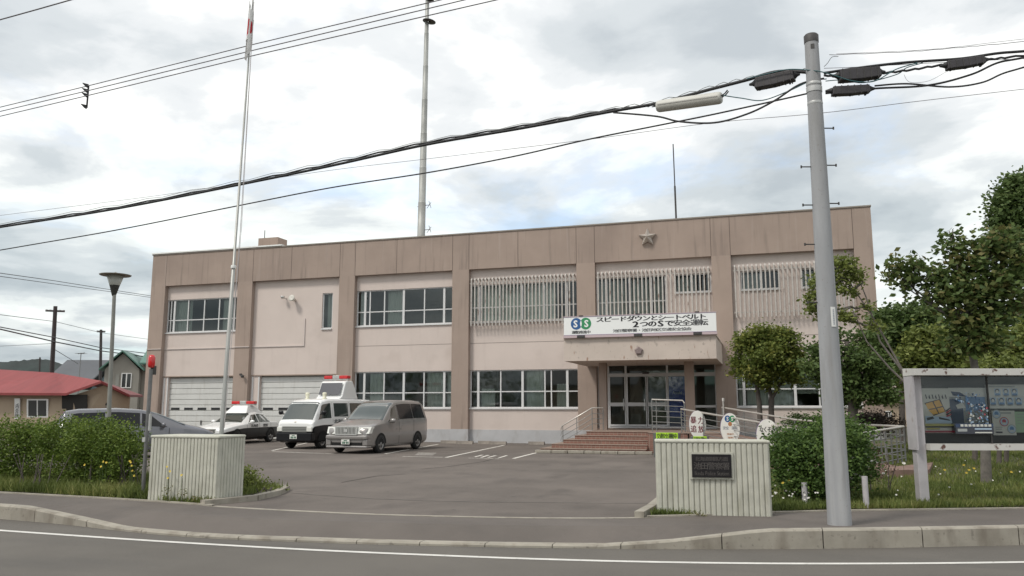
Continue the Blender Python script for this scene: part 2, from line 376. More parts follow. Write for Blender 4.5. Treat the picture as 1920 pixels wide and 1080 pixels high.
# ---------------- lawns ----------------
lawn = mat('lawn earth', (.065, .075, .028), .95, .35, 1.5, col2=(.10, .085, .05))
def lawn_z(x, y): return .03+.03*math.sin(x*1.3)*math.sin(y*1.1)
lawnL = [(-45, 0), (-8.98, 0)]
mb = MB(); g = []
def sheet(mb, x0, x1, y0f, y1f, nx, ny, zf):
    vs = []
    for i in range(nx+1):
        x = x0+(x1-x0)*i/nx
        for j in range(ny+1):
            y = y0f(x)+(y1f(x)-y0f(x))*j/ny; vs.append((x, y, zf(x, y)))
    mb.add(vs, [(i*(ny+1)+j, (i+1)*(ny+1)+j, (i+1)*(ny+1)+j+1, i*(ny+1)+j+1) for i in range(nx) for j in range(ny)], 0, True)
YB_L = lambda x: 14.0 if x > -10.6 else 15.2+(-10.6-x)*.1
sheet(mb, -45, -8.98, lambda x: bk(x)+.05, YB_L, 60, 6, lawn_z)
struct('grass_verge', mb, lawn)
mb = MB()
YB_R = lambda x: 17.5 if x < 0 else 29.
def rz_(x, y): return lawn_z(x, y)+max(0, min(.5, (y-16)*.03))*(1 if x > 1 else 0)
sheet(mb, -1.72, 0.0, lambda x: bk(x)+.05, lambda x: 17.5, 8, 12, lawn_z)
sheet(mb, 0.0, 34, lambda x: bk(x)+.05, lambda x: 60., 60, 60, lambda x, y: lawn_z(x, y)+(max(0, min(.35, (y-17)*.03))*max(0, min(1, (x-1.5)/3))))
struct('lawn', mb, lawn)
mb = MB()   # low kerbs either side of the drive
for pts in ([(-8.98, bk(-8.98)-.02), (-8.62, 12.4), (-8.75, 13.3), (-9.1, 14.1), (-10.4, 14.3)], [(-1.86, bk(-1.86)), (-1.80, 13.0), (-1.78, 17.4)]):
    for a, b in zip(pts, pts[1:]):
        a = Vector((*a, 0)); b = Vector((*b, 0)); n = (b-a).cross(Vector((0,0,1))).normalized()*.07
        mb.add([a-n, b-n, b+n, a+n]+[p+Vector((0,0,.09)) for p in (a-n, b-n, b+n, a+n)], [(4,5,6,7),(0,1,5,4),(1,2,6,5),(2,3,7,6),(3,0,4,7)])
struct('drive_edging', mb, concr)
# ================= police station =================
Y0 = 35.59; YW = Y0+.26; BX0, BX1 = -32.02, 4.52; ZT = 10.0
st = thing('police_station', 'two-storey pinkish beige concrete building with brown pilasters, garages and a porch, behind the car park', 'building', (-14, Y0, 0))
PIL = [(-32.02, -31.08), (-26.42, -25.52), (-20.37, -19.5), (-14.22, -13.37), (-8.08, -7.22), (-2.02, -1.2), (3.78, 4.52)]
def B(name, mb, m, label=None, par=None, bevel=0):
    o = rel(st, mb).build(name, m, st if par is None else par, bevel=bevel)
    if label: o['label'] = label
    return o
# shell: side, back, roof
mb = MB(); mb.box(BX0+.02, BX0+.3, YW, 49, 0, 9.9).box(BX1-.3, BX1-.02, YW, 49, 0, 9.9).box(BX0+.3, BX1-.3, 48.7, 49, 0, 9.9)
mb.box(BX0+.3, BX1-.3, YW+.3, 48.7, 9.5, 9.7)
B('outer_wall', mb, brown)
mb = MB()   # interior: floors, back wall, partitions
mb.box(BX0+.31, BX1-.31, 41.0, 41.1, .02, 9.4).box(BX0+.31, BX1-.31, YW+.22, 41, 3.9, 4.1).box(BX0+.31, BX1-.31, YW+.22, 41, .5, .7).box(BX0+.31, BX1-.31, YW+.22, 41, 8.1, 8.3)
for x in (-25.9, -19.9, -13.8, -7.6, -1.6): mb.box(x-.06, x+.06, YW+.22, 41, .7, 8.1)
B('interior', mb, inner, 'dim rooms seen through the windows')
mb = MB()
for a, b in PIL: mb.box(a, b, Y0, YW+.1, .62, 8.2)
B('pilaster', mb, brown) if False else None
for a, b in PIL:
    mb = MB(); mb.box(a, b, Y0, YW+.1, .62 if a > -25 else .25, 8.2); B('pilaster', mb, brown)
parap = mat('parapet paint', (.335, .262, .22), .85, .06, .7, bump=.35, bscale=70)
addmix(parap, (.15, .12, .105), 1.1, (4, 1, .28), .55, .72, .5); addmix(parap, (.22, .17, .145), .35, (1, 1, 1), .5, .7, .4, (3, 5, 1)); addmix(parap, (.42, .35, .31), 1.2, (5, 1, .3), .6, .75, .35, (9, 3, 1))
mb = MB(); mb.box(BX0, BX1, Y0, YW+.1, 8.2, ZT-.06); B('parapet', mb, parap)
mb = MB()
for a, b in PIL:
    for x in (a, b):
        if BX0+.1 < x < BX1-.1: mb.box(x-.012, x+.012, Y0-.003, Y0+.01, 8.2, 9.9)
for x in (-23.2, -17.2, -10.9): mb.box(x-.012, x+.012, Y0-.003, Y0+.01, 8.2, 9.9)
PJ = mb
for q in range(0, len(PJ.v), 8): m2 = MB(); m2.v = PJ.v[q:q+8]; m2.f = PJ.f[:6]; m2.mi = [0]*6; m2.sm = [False]*6; B('parapet_joint', m2, mat('mortar joint', (.12, .09, .075), .9))
mb = MB(); mb.box(BX0-.03, BX1+.03, Y0-.04, Y0+.3, ZT-.06, ZT); mb.box(BX1-.27, BX1+.03, Y0+.3, 49, 9.9, ZT); mb.box(BX0-.03, BX0+.27, Y0+.3, 49, 9.9, ZT)
B('coping', mb, mat('coping metal', (.25, .22, .19), .6, .1, 3))
mb = MB(); mb.box(BX0-.05, -23.8, Y0-.07, Y0+.25, ZT+.002, ZT+.07); B('roof_flashing', mb, white, 'white metal flashing along the left end of the roof edge')
mb = MB()   # plinth
for a, b in zip([p[1] for p in PIL[2:-1]], [p[0] for p in PIL[3:]]):
    if a < -8 or a > -2: B('plinth', MB().box(a+.02, b-.02, YW-.02, YW+.2, 0, .6), plinthm)
for i, (a, b) in enumerate(PIL): B('plinth', MB().box(a-.02, b+.02, Y0-.02, YW+.1, 0, .62 if i > 1 else .25), plinthm)
# ---- wall panels around openings
def wallpan(x0, x1, z0, z1): return MB().box(x0, x1, YW, YW+.2, z0, z1)
bays = list(zip([p[1] for p in PIL[:-1]], [p[0] for p in PIL[1:]]))
WU0, WU1, WL0, WL1 = 5.65, 7.45, 1.6, 3.37
def panels(x0, x1, z0, z1, holes):
    mb = MB(); zs = sorted({z0, z1, *[h[2] for h in holes], *[h[3] for h in holes]})
    for a, b in zip(zs, zs[1:]):
        cuts = sorted([(h[0], h[1]) for h in holes if h[2] <= a+1e-6 and h[3] >= b-1e-6]); x = x0
        for c, d in cuts:
            if c > x+1e-4: mb.box(x, c, YW, YW+.2, a, b)
            x = max(x, d)
        if x < x1-1e-4: mb.box(x, x1, YW, YW+.2, a, b)
    return mb
H = [[(bays[0][0], bays[0][1], WU0, WU1), (bays[0][0], bays[0][1], 0, 3.3)],
     [(-21.46, -20.86, 5.6, 7.42), (bays[1][0], bays[1][1], 0, 3.3)],
     [(bays[2][0], bays[2][1], WU0, WU1), (bays[2][0], bays[2][1], WL0, WL1)],
     [(bays[3][0], bays[3][1], WU0, WU1), (bays[3][0], bays[3][1], WL0, WL1)],
     [(bays[4][0], -4.05, WU0, 7.5), (-3.67, -2.08, 6.68, 7.5), (bays[4][0], bays[4][1], 0, 3.7)],
     [(-.83, .8, 6.68, 7.5), (1.66, 3.3, 6.68, 7.5), (bays[5][0], bays[5][1], 1.65, WL1)]]
for (a, b), hs in zip(bays, H):
    o = B('wall_panel', panels(a, b, .6 if a > -20 and a != bays[4][0] else .0, 8.2, hs), pink)
mb = MB()   # movement joint running across the spandrels
for i, (a, b) in enumerate(bays):
    if i >= 2: mb.box(a, b, YW-.004, YW+.01, 4.64, 4.665)
B('wall_joint', mb, mat('wall joint', (.27, .23, .21), .9))
# ---- windows
def window(x0, x1, z0, z1, thick, thin, hbar, blinds=(), label=None, hthin=None, sash=None):
    yf = YW+.06; mb = MB(); w = .05
    mb.box(x0, x1, yf, yf+.09, z0, z0+w).box(x0, x1, yf, yf+.09, z1-w, z1)
    for x, ww in [(x0+.03, .03), (x1-.03, .03)]+[(t, .055) for t in thick]+[(t, .028) for t in thin]:
        mb.box(x-ww, x+ww, yf-.003*(ww > .05), yf+.087, z0+w, z1-w)
    if hbar: 
        xe = sorted([x0+.06, x1-.06]+[t-.055 for t in thick]+[t+.055 for t in thick]+[t-.028 for t in thin]+[t+.028 for t in thin])
        for a, b in zip(xe[::2], xe[1::2]): mb.box(a, b, yf+.012, yf+.07, hbar-.025, hbar+.025)
    f = B('window', mb, alu, label)
    mb = MB(); mb.box(x0-.0, x1+.0, YW-.07, YW+.058, z0-.06, z0-.002); o = rel(st, mb).build('sill', alu, f)
    mb = MB(); mb.quad((x0, yf+.045, z0), (x1, yf+.045, z0), (x1, yf+.045, z1), (x0, yf+.045, z1)); rel(st, mb).build('pane', wglass, f)
    if blinds:
        for a, b, c, d in blinds:
            mb = MB(); n = max(2, int((b-a)/.09))
            for k in range(n):
                xa = a+(b-a)*k/n; xb = a+(b-a)*(k+1)/n; q = .03*(k % 2)
                mb.quad((xa, YW+.3+q, c), (xb, YW+.33-q, c), (xb, YW+.33-q, d), (xa, YW+.3+q, d))
            rel(st, mb).build('curtain', curt, f)
    return f
X = lambda px, py: FY(px, py, YW+.08).x
a, b = bays[0]; window(a, b, WU0, WU1, [X(328, 580), ], [X(321, 590), X(353, 590), X(383, 590), X(411, 590), X(440, 590)], 6.32, [(X(325,590), X(356,590), 5.7, 7.4), (X(414,590), X(438,590), 5.7, 7.4)])
window(-21.46, -20.86, 5.6, 7.42, [], [], None, [(-21.3, -21, 5.7, 7.4)], 'narrow upright window')
a, b = bays[2]; window(a, b, WU0, WU1, [X(685,580), X(757,580), X(833,580)], [X(694,580), X(721,580), X(796,580)], 6.36, [(X(724,580), X(756,580), 5.7, 7.4), (X(672,580), X(684,580), 5.7, 7.4)])
window(a, b, WL0, WL1, [X(683,730), X(757,730), X(833,730)], [X(720,730), X(795,730)], 2.33, [(X(690,730), X(718,730), 1.6, 3.3), (X(798,730), X(830,730), 1.6, 3.3), (X(836,730), X(847,730), 1.6, 3.3)])
a, b = bays[3]; window(a, b, WU0, WU1, [X(899,570), X(979,570), X(1063,570)], [X(938,570), X(1021,570)], 6.36, [(X(882,570), X(898,570), 5.7, 7.4), (X(902,570), X(975,570), 5.7, 7.4), (X(983,570), X(1040,570), 5.7, 7.4)])
window(a, b, WL0, WL1, [X(897,730), X(980,730), X(1064,730)], [X(939,730), X(1022,730), X(1034,730)], 2.36, [(X(985,730), X(1020,730), 1.6, 3.3), (X(1042,730), X(1062,730), 1.6, 2.7), (X(900,730), X(925,730), 1.6, 2.5)])
window(bays[4][0], -4.05, WU0, 7.5, [X(1137,550), X(1221,550)], [X(1180,550)], 6.36, [(X(1118,550), X(1172,550), 5.7, 7.4), (X(1182,550), X(1219,550), 5.7, 7.4), (X(1225,550), X(1240,550), 5.7, 7.4)])
window(-3.67, -2.08, 6.68, 7.5, [X(1297,530)], [], None, [(-3.6, -2.8, 6.7, 7.4)], 'small high window')
window(-.83, .8, 6.68, 7.5, [X(1427,525)], [], None, [(-.75, .0, 6.7, 7.4)], 'small high window')
window(1.66, 3.3, 6.68, 7.5, [2.48], [], None, [(1.75, 2.5, 6.7, 7.4)], 'small high window')
a, b = bays[5]; window(a, b, 1.65, WL1, [X(1395,730), X(1491,730)], [X(1442,730), X(1536,730)], 2.4, [(a+.1, X(1393,730), 1.7, 3.3), (X(1400,730), X(1440,730), 1.7, 3.3), (X(1446,730), X(1488,730), 1.7, 3.3), (X(1495,730), X(1600,730), 2.2, 3.3)])
# ---- louvre bars in front of the upper right windows
barm = mat('grille bar paint', (.44, .41, .38), .6, .1, 6); addmix(barm, (.16, .09, .06), 5, (1, 1, .6), .6, .72, .8)
def grille(x0, x1, n, z0=5.44, z1=7.62):
    mb = MB(); yb = Y0-.06
    for k in range(n):
        x = x0+(x1-x0)*(k+.5)/n; s = .028; jz = random.uniform(-.02, .02)
        mb.prism([(YW-.005, z1+.10), (yb+.05, z1+.13), (yb, z1+.04), (yb, z0+jz), (yb+.045, z0+jz), (yb+.045, z1+.03), (yb+.07, z1+.07), (YW-.005, z1+.05)], 0, x-s, x+s)
    for z in (z0+.22, z1-.12): mb.box(x0, x1, yb+.048, yb+.075, z-.018, z+.018)
    for x in (x0+.1, (x0+x1)/2, x1-.1): mb.box(x-.02, x+.02, yb+.076, YW-.002, z0+.2, z0+.24)
    B('window_grille', mb, barm)
grille(bays[3][0]+.06, bays[3][1]-.06, 29); grille(bays[4][0]+.06, bays[4][1]-.06, 28); grille(bays[5][0]+.06, bays[5][1]-.06, 27)
# ---- garage doors
gdm = mat('garage door enamel', (.57, .57, .55), .55, .04, 2); addmix(gdm, (.4, .38, .34), 3, (2, 1, .3), .55, .75, .4)
for (a, b), px0 in ((bays[0], .38), (bays[1], .55)):
    x0, x1 = a+px0, b-.02; zt = 3.2; n = 11
    mb = MB(); y = YW+.16
    for k in range(n):
        za, zb = .03+(zt-.03)*k/n, .03+(zt-.03)*(k+1)/n
        mb.prism([(y+.05, za), (y, za+.02), (y, zb-.03), (y+.05, zb)], 0, x0, x1)
    d = B('garage_door', mb, gdm, 'white ribbed up-and-over garage door')
    mb = MB(); m = 5; L = x1-x0
    for k in range(m):
        xa = x0+L*(k+.18)/m; rel(st, MB().box(xa, xa+L*.64/m, y-.012, y+.01, 1.5, 1.62)).build('slot_window', mat('slot glass', (.02, .02, .022), .15), d)
    mb = MB(); xm = (x0+x1)/2; mb.box(xm-.02, xm+.02, y-.05, y-.005, .72, .95); rel(st, mb).build('handle', darkm, d)
    mb = MB(); mb.box(a, x0-.02, YW+.02, YW+.5, 0, 3.3).box(x0-.02, x0, YW+.1, YW+.5, 0, 3.3); B('door_frame', mb, pink if px0 < 1 else pink)
    mb = MB(); mb.box(a+.1, a+.16, YW-.03, YW+.018, .1, 3.2); mb.box(x0-.08, x0-.02, YW-.01, YW+.018, 0, 3.2); B('downpipe', mb, alu)
    mb = MB(); mb.box(a, b, YW+.22, YW+.3, 3.2, 3.3).box(x0-.02, x1, YW+.24, YW+.3, 0, 3.2); B('door_lintel', mb, inner)
    mb = MB(); mb.box(a, b, YW-.03, YW+.2, 3.3-.055, 3.3-.001); B('lintel_trim', mb, brown)
# ---- conduit, lamps, loudspeaker
mb = MB(); z = 4.75
mb.box(BX0, -22.42, Y0-.05, Y0-.005, z-.02, z+.02) if False else None
for a, b in ((BX0, PIL[0][1]), (PIL[1][0], PIL[1][1])): mb.box(a, b, Y0-.045, Y0-.002, z-.02, z+.02)
for a, b in ((bays[0]), (bays[1][0], -22.4)): mb.box(a, b, YW-.045, YW-.002, z-.02, z+.02)
mb.box(-22.44, -22.4, YW-.045, YW-.002, z+.02, 6.15)
B('conduit', mb, mat('conduit paint', (.55, .49, .46), .6))
p = FY(535, 560, YW-.1); mb = MB(); mb.tube([(p.x, YW, p.z+.02), (p.x, YW-.2, p.z+.02)], .03).lathe([(.0, 0), (.06, .01), (.11, .1), (.11, .14), (.0, .15)], (p.x-.05, YW-.28, p.z-.03), 14)
B('wall_lamp', mb, chrome, 'small chrome lamp on the upper wall')
p = FY(552, 562, YW-.1); mb = MB(); mtx = Matrix.Rotation(math.radians(75), 4, 'X')
mb.lathe([(.0, -.1), (.07, -.1), (.08, .05), (.17, .22), (.17, .25), (.06, .2), (0, .2)], (p.x, YW-.15, p.z), 18, 0, mtx); mb.box(p.x-.03, p.x+.03, YW-.1, YW, p.z-.05, p.z+.02)
B('loudspeaker', mb, mat('loudspeaker paint', (.55, .53, .48), .5), 'cream horn loudspeaker on the upper wall')
p = FY(455, 702, Y0-.1); mb = MB(); mb.box(p.x-.22, p.x-.12, Y0-.08, Y0-.002, p.z-.05, p.z+.05).tube([(p.x-.17, Y0-.05, p.z), (p.x+.02, Y0-.16, p.z-.02)], .02).lathe([(0, .0), (.07, .02), (.1, .12), (0, .16)], (p.x+.03, Y0-.16, p.z-.18), 12)
B('wall_lamp', mb, darkm, 'small black lamp on the brown pilaster between the garages')
# ---- star emblem
c = FY(1214, 445, Y0-.06); mb = MB(); vs = [(c.x, Y0-.34, c.z)]
for k in range(10):
    t = PI/2+PI*k/5; r = .42 if k % 2 == 0 else .19; vs.append((c.x+r*math.cos(t), Y0-.09, c.z+r*math.sin(t)))
vs += [(v[0], Y0-.02, v[2]) for v in vs[1:]]
mb.add(vs, [(0, 1+k, 1+(k+1) % 10) for k in range(10)]+[(1+k, 11+k, 11+(k+1) % 10, 1+(k+1) % 10) for k in range(10)])
B('star_emblem', mb, mat('emblem brass', (.5, .46, .42), .4, metal=.4), 'raised five-pointed metal star on the parapet')
# ---- roof box
p = FY(484, 461, 41); q = FY(527, 461, 41); mb = MB(); mb.box(p.x, q.x-.25, 41, 42.0, 9.6, FY(484, 447, 41).z); B('roof_box', mb, brown, 'brown concrete box on the left of the roof')
p = FY(496, 447, 42); mb = MB(); mb.tube([(p.x, 42, 11), (p.x, 42, FY(496, 432, 42).z)], .025); B('roof_rod', mb, darkm)
# ---- canopy
CX0, CX1, CY, CZ0, CZ1 = -7.63, -1.71, 31.2, 3.45, 4.36
mb = MB(); mb.box(CX0, CX1, CY, Y0-.002, CZ0, CZ1-.05).box(CX0-.03, CX1+.03, CY-.03, Y0-.002, CZ1-.05, CZ1)
can = B('canopy', mb, canm)
mb = MB(); vs = []; cxm = FY(1198, 658, CY).x; cz = FY(1198, 658, CY).z
for r, y in ((.17, CY-.002), (.17, CY-.07), (.12, CY-.10), (0.0, CY-.10)):
    for k in range(5): t = PI/2+2*PI*k/5; vs.append((cxm+r*math.cos(t), y, cz+r*math.sin(t)))
mb.add(vs, [(i*5+j, i*5+(j+1) % 5, (i+1)*5+(j+1) % 5, (i+1)*5+j) for i in range(3) for j in range(5)])
rel(st, mb).build('pentagon_emblem', mat('emblem stone', (.22, .17, .165), .6, .15, 20), can)
for x0, x1 in ((-6.56, -6.26), (-3.08, -2.72)):
    mb = MB(); mb.box(x0, x1, 32.85, 33.15, .72, CZ0-.003); B('porch_column', mb, brown if x0 > -4 else brown)
# ---- entrance glazing
yg = YW+.02; mb = MB(); ex0, ex1 = bays[4]
for x, w2 in ((ex0+.03, .03), (FY(1134, 750, yg).x, .03), (FY(1141, 750, yg).x, .04), (FY(1174, 750, yg).x, .045), (FY(1252, 750, yg).x, .045), (FY(1290, 750, yg).x, .04), (ex1-.03, .03)):
    mb.box(x-w2, x+w2, yg, yg+.1, .72, 3.66)
mb.box(ex0, ex1, yg+.004, yg+.095, 2.98, 3.14).box(ex0, ex1, yg+.004, yg+.095, .72, .8).box(ex0, ex1, yg+.004, yg+.095, 3.6, 3.68)
fr = B('entrance_screen', mb, alu, 'aluminium-framed glass entrance')
mb = MB(); mb.quad((ex0, yg+.05, .72), (ex1, yg+.05, .72), (ex1, yg+.05, 3.66), (ex0, yg+.05, 3.66)); rel(st, mb).build('pane', wglass, fr)
for k, (pa, pb) in enumerate(((1143, 1173), (1176, 1213), (1214, 1251))):
    xa, xb = FY(pa, 750, yg).x, FY(pb, 750, yg).x; yy = yg-.03-.02*(k % 2); mb = MB()
    for x in (xa+.02, xb-.02): mb.box(x-.02, x+.02, yy, yy+.03, .8, 2.97)
    mb.box(xa+.04, xb-.04, yy+.004, yy+.028, 1.68, 1.84).box(xa+.04, xb-.04, yy+.004, yy+.028, .8, .88)
    d = B('sliding_door', mb, alu)
    mb = MB(); mb.box(xb-.1, xb-.07, yy-.05, yy-.002, 1.5, 2.0); rel(st, mb).build('handle', chrome, d)
mb = MB(); mb.box(ex1-.95, ex1-.05, yg-.03, yg-.002, 1.62, 1.72); mb.box(FY(1136,700,yg).x, FY(1290,700,yg).x, yg-.06, yg-.003, 3.0, 3.1); B('door_rail', mb, alu)
mb = MB(); p = FY(1211, 699, yg); mb.box(p.x-.14, p.x+.14, yg-.12, yg-.063, p.z-.05, p.z+.05); B('door_sensor', mb, darkm)
mb = MB(); mb.box(ex0, ex1, Y0-.0, 40.9, .6, .715); B('entrance_floor', mb, mat('entrance tile', (.12, .075, .06), .6))
# ---- vending machine with a blue front behind the right pane
vx0, vx1 = FY(1257, 750, 36.4).x, FY(1287, 750, 36.4).x
vm = thing('vending_machine', 'tall dark blue vending machine behind the glass at the right of the entrance', 'vending machine', ((vx0+vx1)/2, 36.27, .716))
bluem = mat('machine blue', (.02, .06, .5), .4)
hw = (vx1-vx0)/2+.1
MB().box(-hw, hw, -.3, .4, 0, 2.3).build('body', bluem, vm, bevel=.02)
MB().box(-hw+.08, hw-.08, -.315, -.302, .1, .5).build('front_panel', mat('machine panel', (.03, .06, .2), .3), vm)
text('Asahi', .42, .14, mat('machine lettering', (.45, .5, .6), .5), vm, facing((0, -.33, 1.55)))
# ================= rooftop mast and rod =================
MY = 44.; b0, t0 = FY(789, 440, MY), FY(803, -60, MY)
ms = thing('antenna_mast', 'very tall tapering grey steel mast rising behind the roof left of centre', 'mast', (b0.x, MY, 9.7))
def R_(o, mb): return rel(o, mb)
hgt = t0.z-9.7; seg = 9; n_ = 8
galv = mat('mast steel', (.33, .335, .32), .55, .2, 1.2, metal=.3, stretch=(1, 1, .6))
mb = MB(); prof = []
for k in range(seg+1):
    z = hgt*k/seg; r = .26-.17*k/seg
    if k: prof += [(r+.012, z-.06), (r+.012, z)]
    prof.append((r, z+.001))
lean = t0.x-b0.x
mb.lathe(prof, n=16); mb.v = [(x+lean*z/hgt, y, z) for x, y, z in mb.v]
mb.build('pole', galv, ms)
dz = FY(803, 41, MY).z-9.7; dx = FY(803, 41, MY).x-b0.x
mtx = Matrix.Rotation(.18, 4, 'Y')
MB().lathe([(.1, .0), (.42, .0), (.42, .04), (.1, .1)], (dx+.06, 0, dz), 24, 0, mtx).build('platform_ring', darkm, ms)
MB().lathe([(.08, 0), (.26, .05), (.28, .2), (.08, .3)], (FY(806,2,MY).x-b0.x, 0, FY(806,2,MY).z-9.7), 18).build('platform_ring', darkm, ms)
for py in (385, 431):
    p = FY(797, py, MY); mb = MB(); x = p.x-b0.x; z = p.z-9.7
    mb.tube([(x-.2, 0, z), (x+.35, 0, z)], .02).tube([(x+.12, 0, z-.2), (x+.4, 0, z+.16)], .015).tube([(x+.4, 0, z-.2), (x+.25, 0, z+.25)], .015).tube([(x-.5, 0, z-.05), (x-.3, 0, z-.05)], .02)
    mb.build('antenna', darkm, ms)
p = FY(1268, 408, 38.5); q = FY(1262, 270, 38.5)
rd = thing('lightning_rod', 'thin dark rod standing alone on the right half of the roof', 'rod', (p.x, 38.5, 9.7))
MB().tube([(0, 0, 0), ((q.x-p.x)*.5, 0, (q.z-9.7)*.55)], .045, 8).tube([((q.x-p.x)*.5, 0, (q.z-9.7)*.55), (q.x-p.x, 0, q.z-9.7)], .028, 8).build('rod', darkm, rd)
MB().lathe([(0, 0), (.15, 0), (.15, .12), (.05, .2), (.05, .3)], n=12).build('base', darkm, rd)
# ================= signboard on the canopy =================
SY = CY-.12; sx0, sx1 = -7.60, -1.67; sz0, sz1 = 4.46, 5.2
sg = thing('signboard', 'long white board with a blue and green double S and black lettering above the porch', 'sign', ((sx0+sx1)/2, SY, sz0))
hw = (sx1-sx0)/2
signw = mat('sign white', (.80, .81, .80), .45)
MB().box(-hw, hw, -.0, .12, 0, sz1-sz0).build('panel', signw, sg)
mb = MB(); fr_ = mat('sign frame', (.27, .22, .32), .5)
mb.box(-hw-.02, hw+.02, -.012, .13, sz1-sz0, sz1-sz0+.025).box(-hw-.02, hw+.02, -.012, .13, -.1, -.003).build('frame', mat('sign frame pink', (.5, .4, .42), .5), sg)
MB().box(-hw, hw, -.006, -.001, sz1-sz0-.02, sz1-sz0).box(-hw, hw, -.006, -.001, 0, .02).build('border', fr_, sg)
mb = MB()
for x in (-hw+.7, 0, hw-.7): mb.box(x-.16, x+.16, -.03, .2, -.1, .0-.004).box(x-.08, x+.08, -.035, .1, sz1-sz0+.026, sz1-sz0+.05)
mb.build('bracket', darkm, sg)
S2 = lambda px, py: (FY(px, py, SY).x-(sx0+sx1)/2, FY(px, py, SY).z-sz0)
H_ = sz1-sz0
def line(s, cxp, cyfrac, w, h, bold=.012, m=black): ctext(s, w, h, m, sg, facing((cxp, -.004, cyfrac*H_)), bold=bold)
xl = lambda px: S2(px, 600)[0]
line('スピードダウンとシートベルト', (xl(1118)+xl(1325))/2, .80, xl(1325)-xl(1118), .195, .04)
line('2つのSで安全運転', (xl(1184)+xl(1327))/2, .495, xl(1327)-xl(1184), .225, .045)
line('池田警察署・池田地区交通安全協会', (xl(1149)+xl(1296))/2, .18, xl(1296)-xl(1149), .12, .025)
line('運動推進中', (xl(1072)+xl(1107))/2, .16, xl(1107)-xl(1072), .12, .04)
bl = mat('logo blue', (.02, .10, .28), .5); gr = mat('logo green', (.03, .25, .10), .5)
mb = MB(); disc(mb, (xl(1080.5), .62*H_), .225, .235, -.004, 0); disc(mb, (xl(1098), .62*H_), .225, .235, -.006, 1)
c1, c2 = xl(1080.5), xl(1098); d = (c2-c1)/2; hh = math.sqrt(.225**2-d*d); vs = []
for k in range(13): t = -1+2*k/12; a = math.asin(t*hh/.225); vs.append((c1+.225*math.cos(a), -.008, .62*H_+.235*math.sin(a)))
for k in range(13): t = 1-2*k/12; a = math.asin(t*hh/.225); vs.append((c2-.225*math.cos(a), -.008, .62*H_+.235*math.sin(a)))
mb.add(vs, [tuple(range(len(vs)))], 2)
mb.build('logo', [bl, gr, signw], sg)
for c in (c1-.03, c2+.03): text('S', .17, .29, signw, sg, facing((c, -.008, .62*H_)), bold=.03)
# ================= entrance steps =================
tile = mat('step tile', (.23, .105, .075), .75, .15, 3)
t_ = tile.node_tree; b_ = t_.nodes['Principled BSDF']; br = t_.nodes.new('ShaderNodeTexBrick'); tcn = t_.nodes.new('ShaderNodeTexCoord'); mpn = t_.nodes.new('ShaderNodeMapping')
mpn.inputs[2].default_value = (PI/2, 0, 0); t_.links.new(tcn.outputs['Object'], mpn.inputs[0]); t_.links.new(mpn.outputs[0], br.inputs[0])
br.inputs['Scale'].default_value = 1; br.inputs['Brick Width'].default_value = .15; br.inputs['Row Height'].default_value = .072; br.inputs['Mortar Size'].default_value = .006; br.offset = 0
br.inputs['Color1'].default_value = (.25, .115, .085, 1); br.inputs['Color2'].default_value = (.19, .09, .065, 1); br.inputs['Mortar'].default_value = (.28, .24, .2, 1)
t_.links.new(br.outputs['Color'], b_.inputs['Base Color'])
tread = mat('step tread', (.25, .185, .15), .8, .15, 3)
stp = thing('entrance_steps', 'five reddish tiled steps rising to the porch landing', 'steps', (-6, 30, 0))
edges = [(28.75, -7.95), (29.2, -7.65), (29.62, -7.3), (30.03, -6.95), (30.45, -6.6)]
for k, (y, x) in enumerate(edges):
    mb = MB(); mb.box(x, -4.12, y, Y0-.004, .144*k+.001, .144*(k+1)-.02)
    rel(stp, mb).build('step', tile, stp)
    mb = MB(); mb.box(x-.02, -4.12, y-.02, Y0-.004 if k == 4 else edges[k+1][0], .144*(k+1)-.02, .144*(k+1))
    if k < 4: mb.box(x-.02, edges[k+1][1], edges[k+1][0], Y0-.004, .144*(k+1)-.02, .144*(k+1))
    rel(stp, mb).build('tread', tread, stp)
mb = MB(); mb.box(-4.118, -2.7, 29.3, Y0-.004, 0.001, .70); rel(stp, mb).build('landing_block', tile, stp)
mb = MB(); mb.box(-4.118, -1.3, 29.28, Y0-.006, .70, .722); rel(stp, mb).build('landing_top', tread, stp)
mb = MB(); x = -8.0
while x < -4.2: mb.box(x, x+.58, 28.2, 28.42, 0, .11); x += .6
struct('step_kerb', mb, concr, bevel=.02)
# wheel stops along the wall
wsm = mat('parking block concrete', (.27, .24, .21), .9, .2, 4, bump=.3)
for i, (a, b, y) in enumerate((((826,829), (858,829), 0), ((860,830), (893,831), 0), ((896,832), (921,834), 0), ((921,834), (955,836), 0), ((990,834), (1022,834), 0))):
    p, q = G(*a), G(*b); yy = 34.7
    p, q = FY(a[0], a[1], yy), FY(b[0], b[1], yy)
    mb = MB(); mb.prism([(-.09, 0), (-.07, .13), (.07, .13), (.09, 0)], 0, p.x+.03, q.x-.03)
    mb.v = [(x-(p.x+q.x)/2, y, z) for x, y, z in mb.v]
    o = mb.build('parking_block', wsm, loc=((p.x+q.x)/2, yy-.0-(i % 2)*.35, 0))
    tag(o, ['low concrete parking block nearest the grey minivan, at the foot of the wall', 'low concrete parking block second from the grey minivan, below the brown pilaster', 'low concrete parking block in the middle of the row along the wall', 'low concrete parking block second from the entrance steps', 'low concrete parking block beside the handrail of the entrance steps'][i], 'parking block', 'concrete parking blocks along the wall')
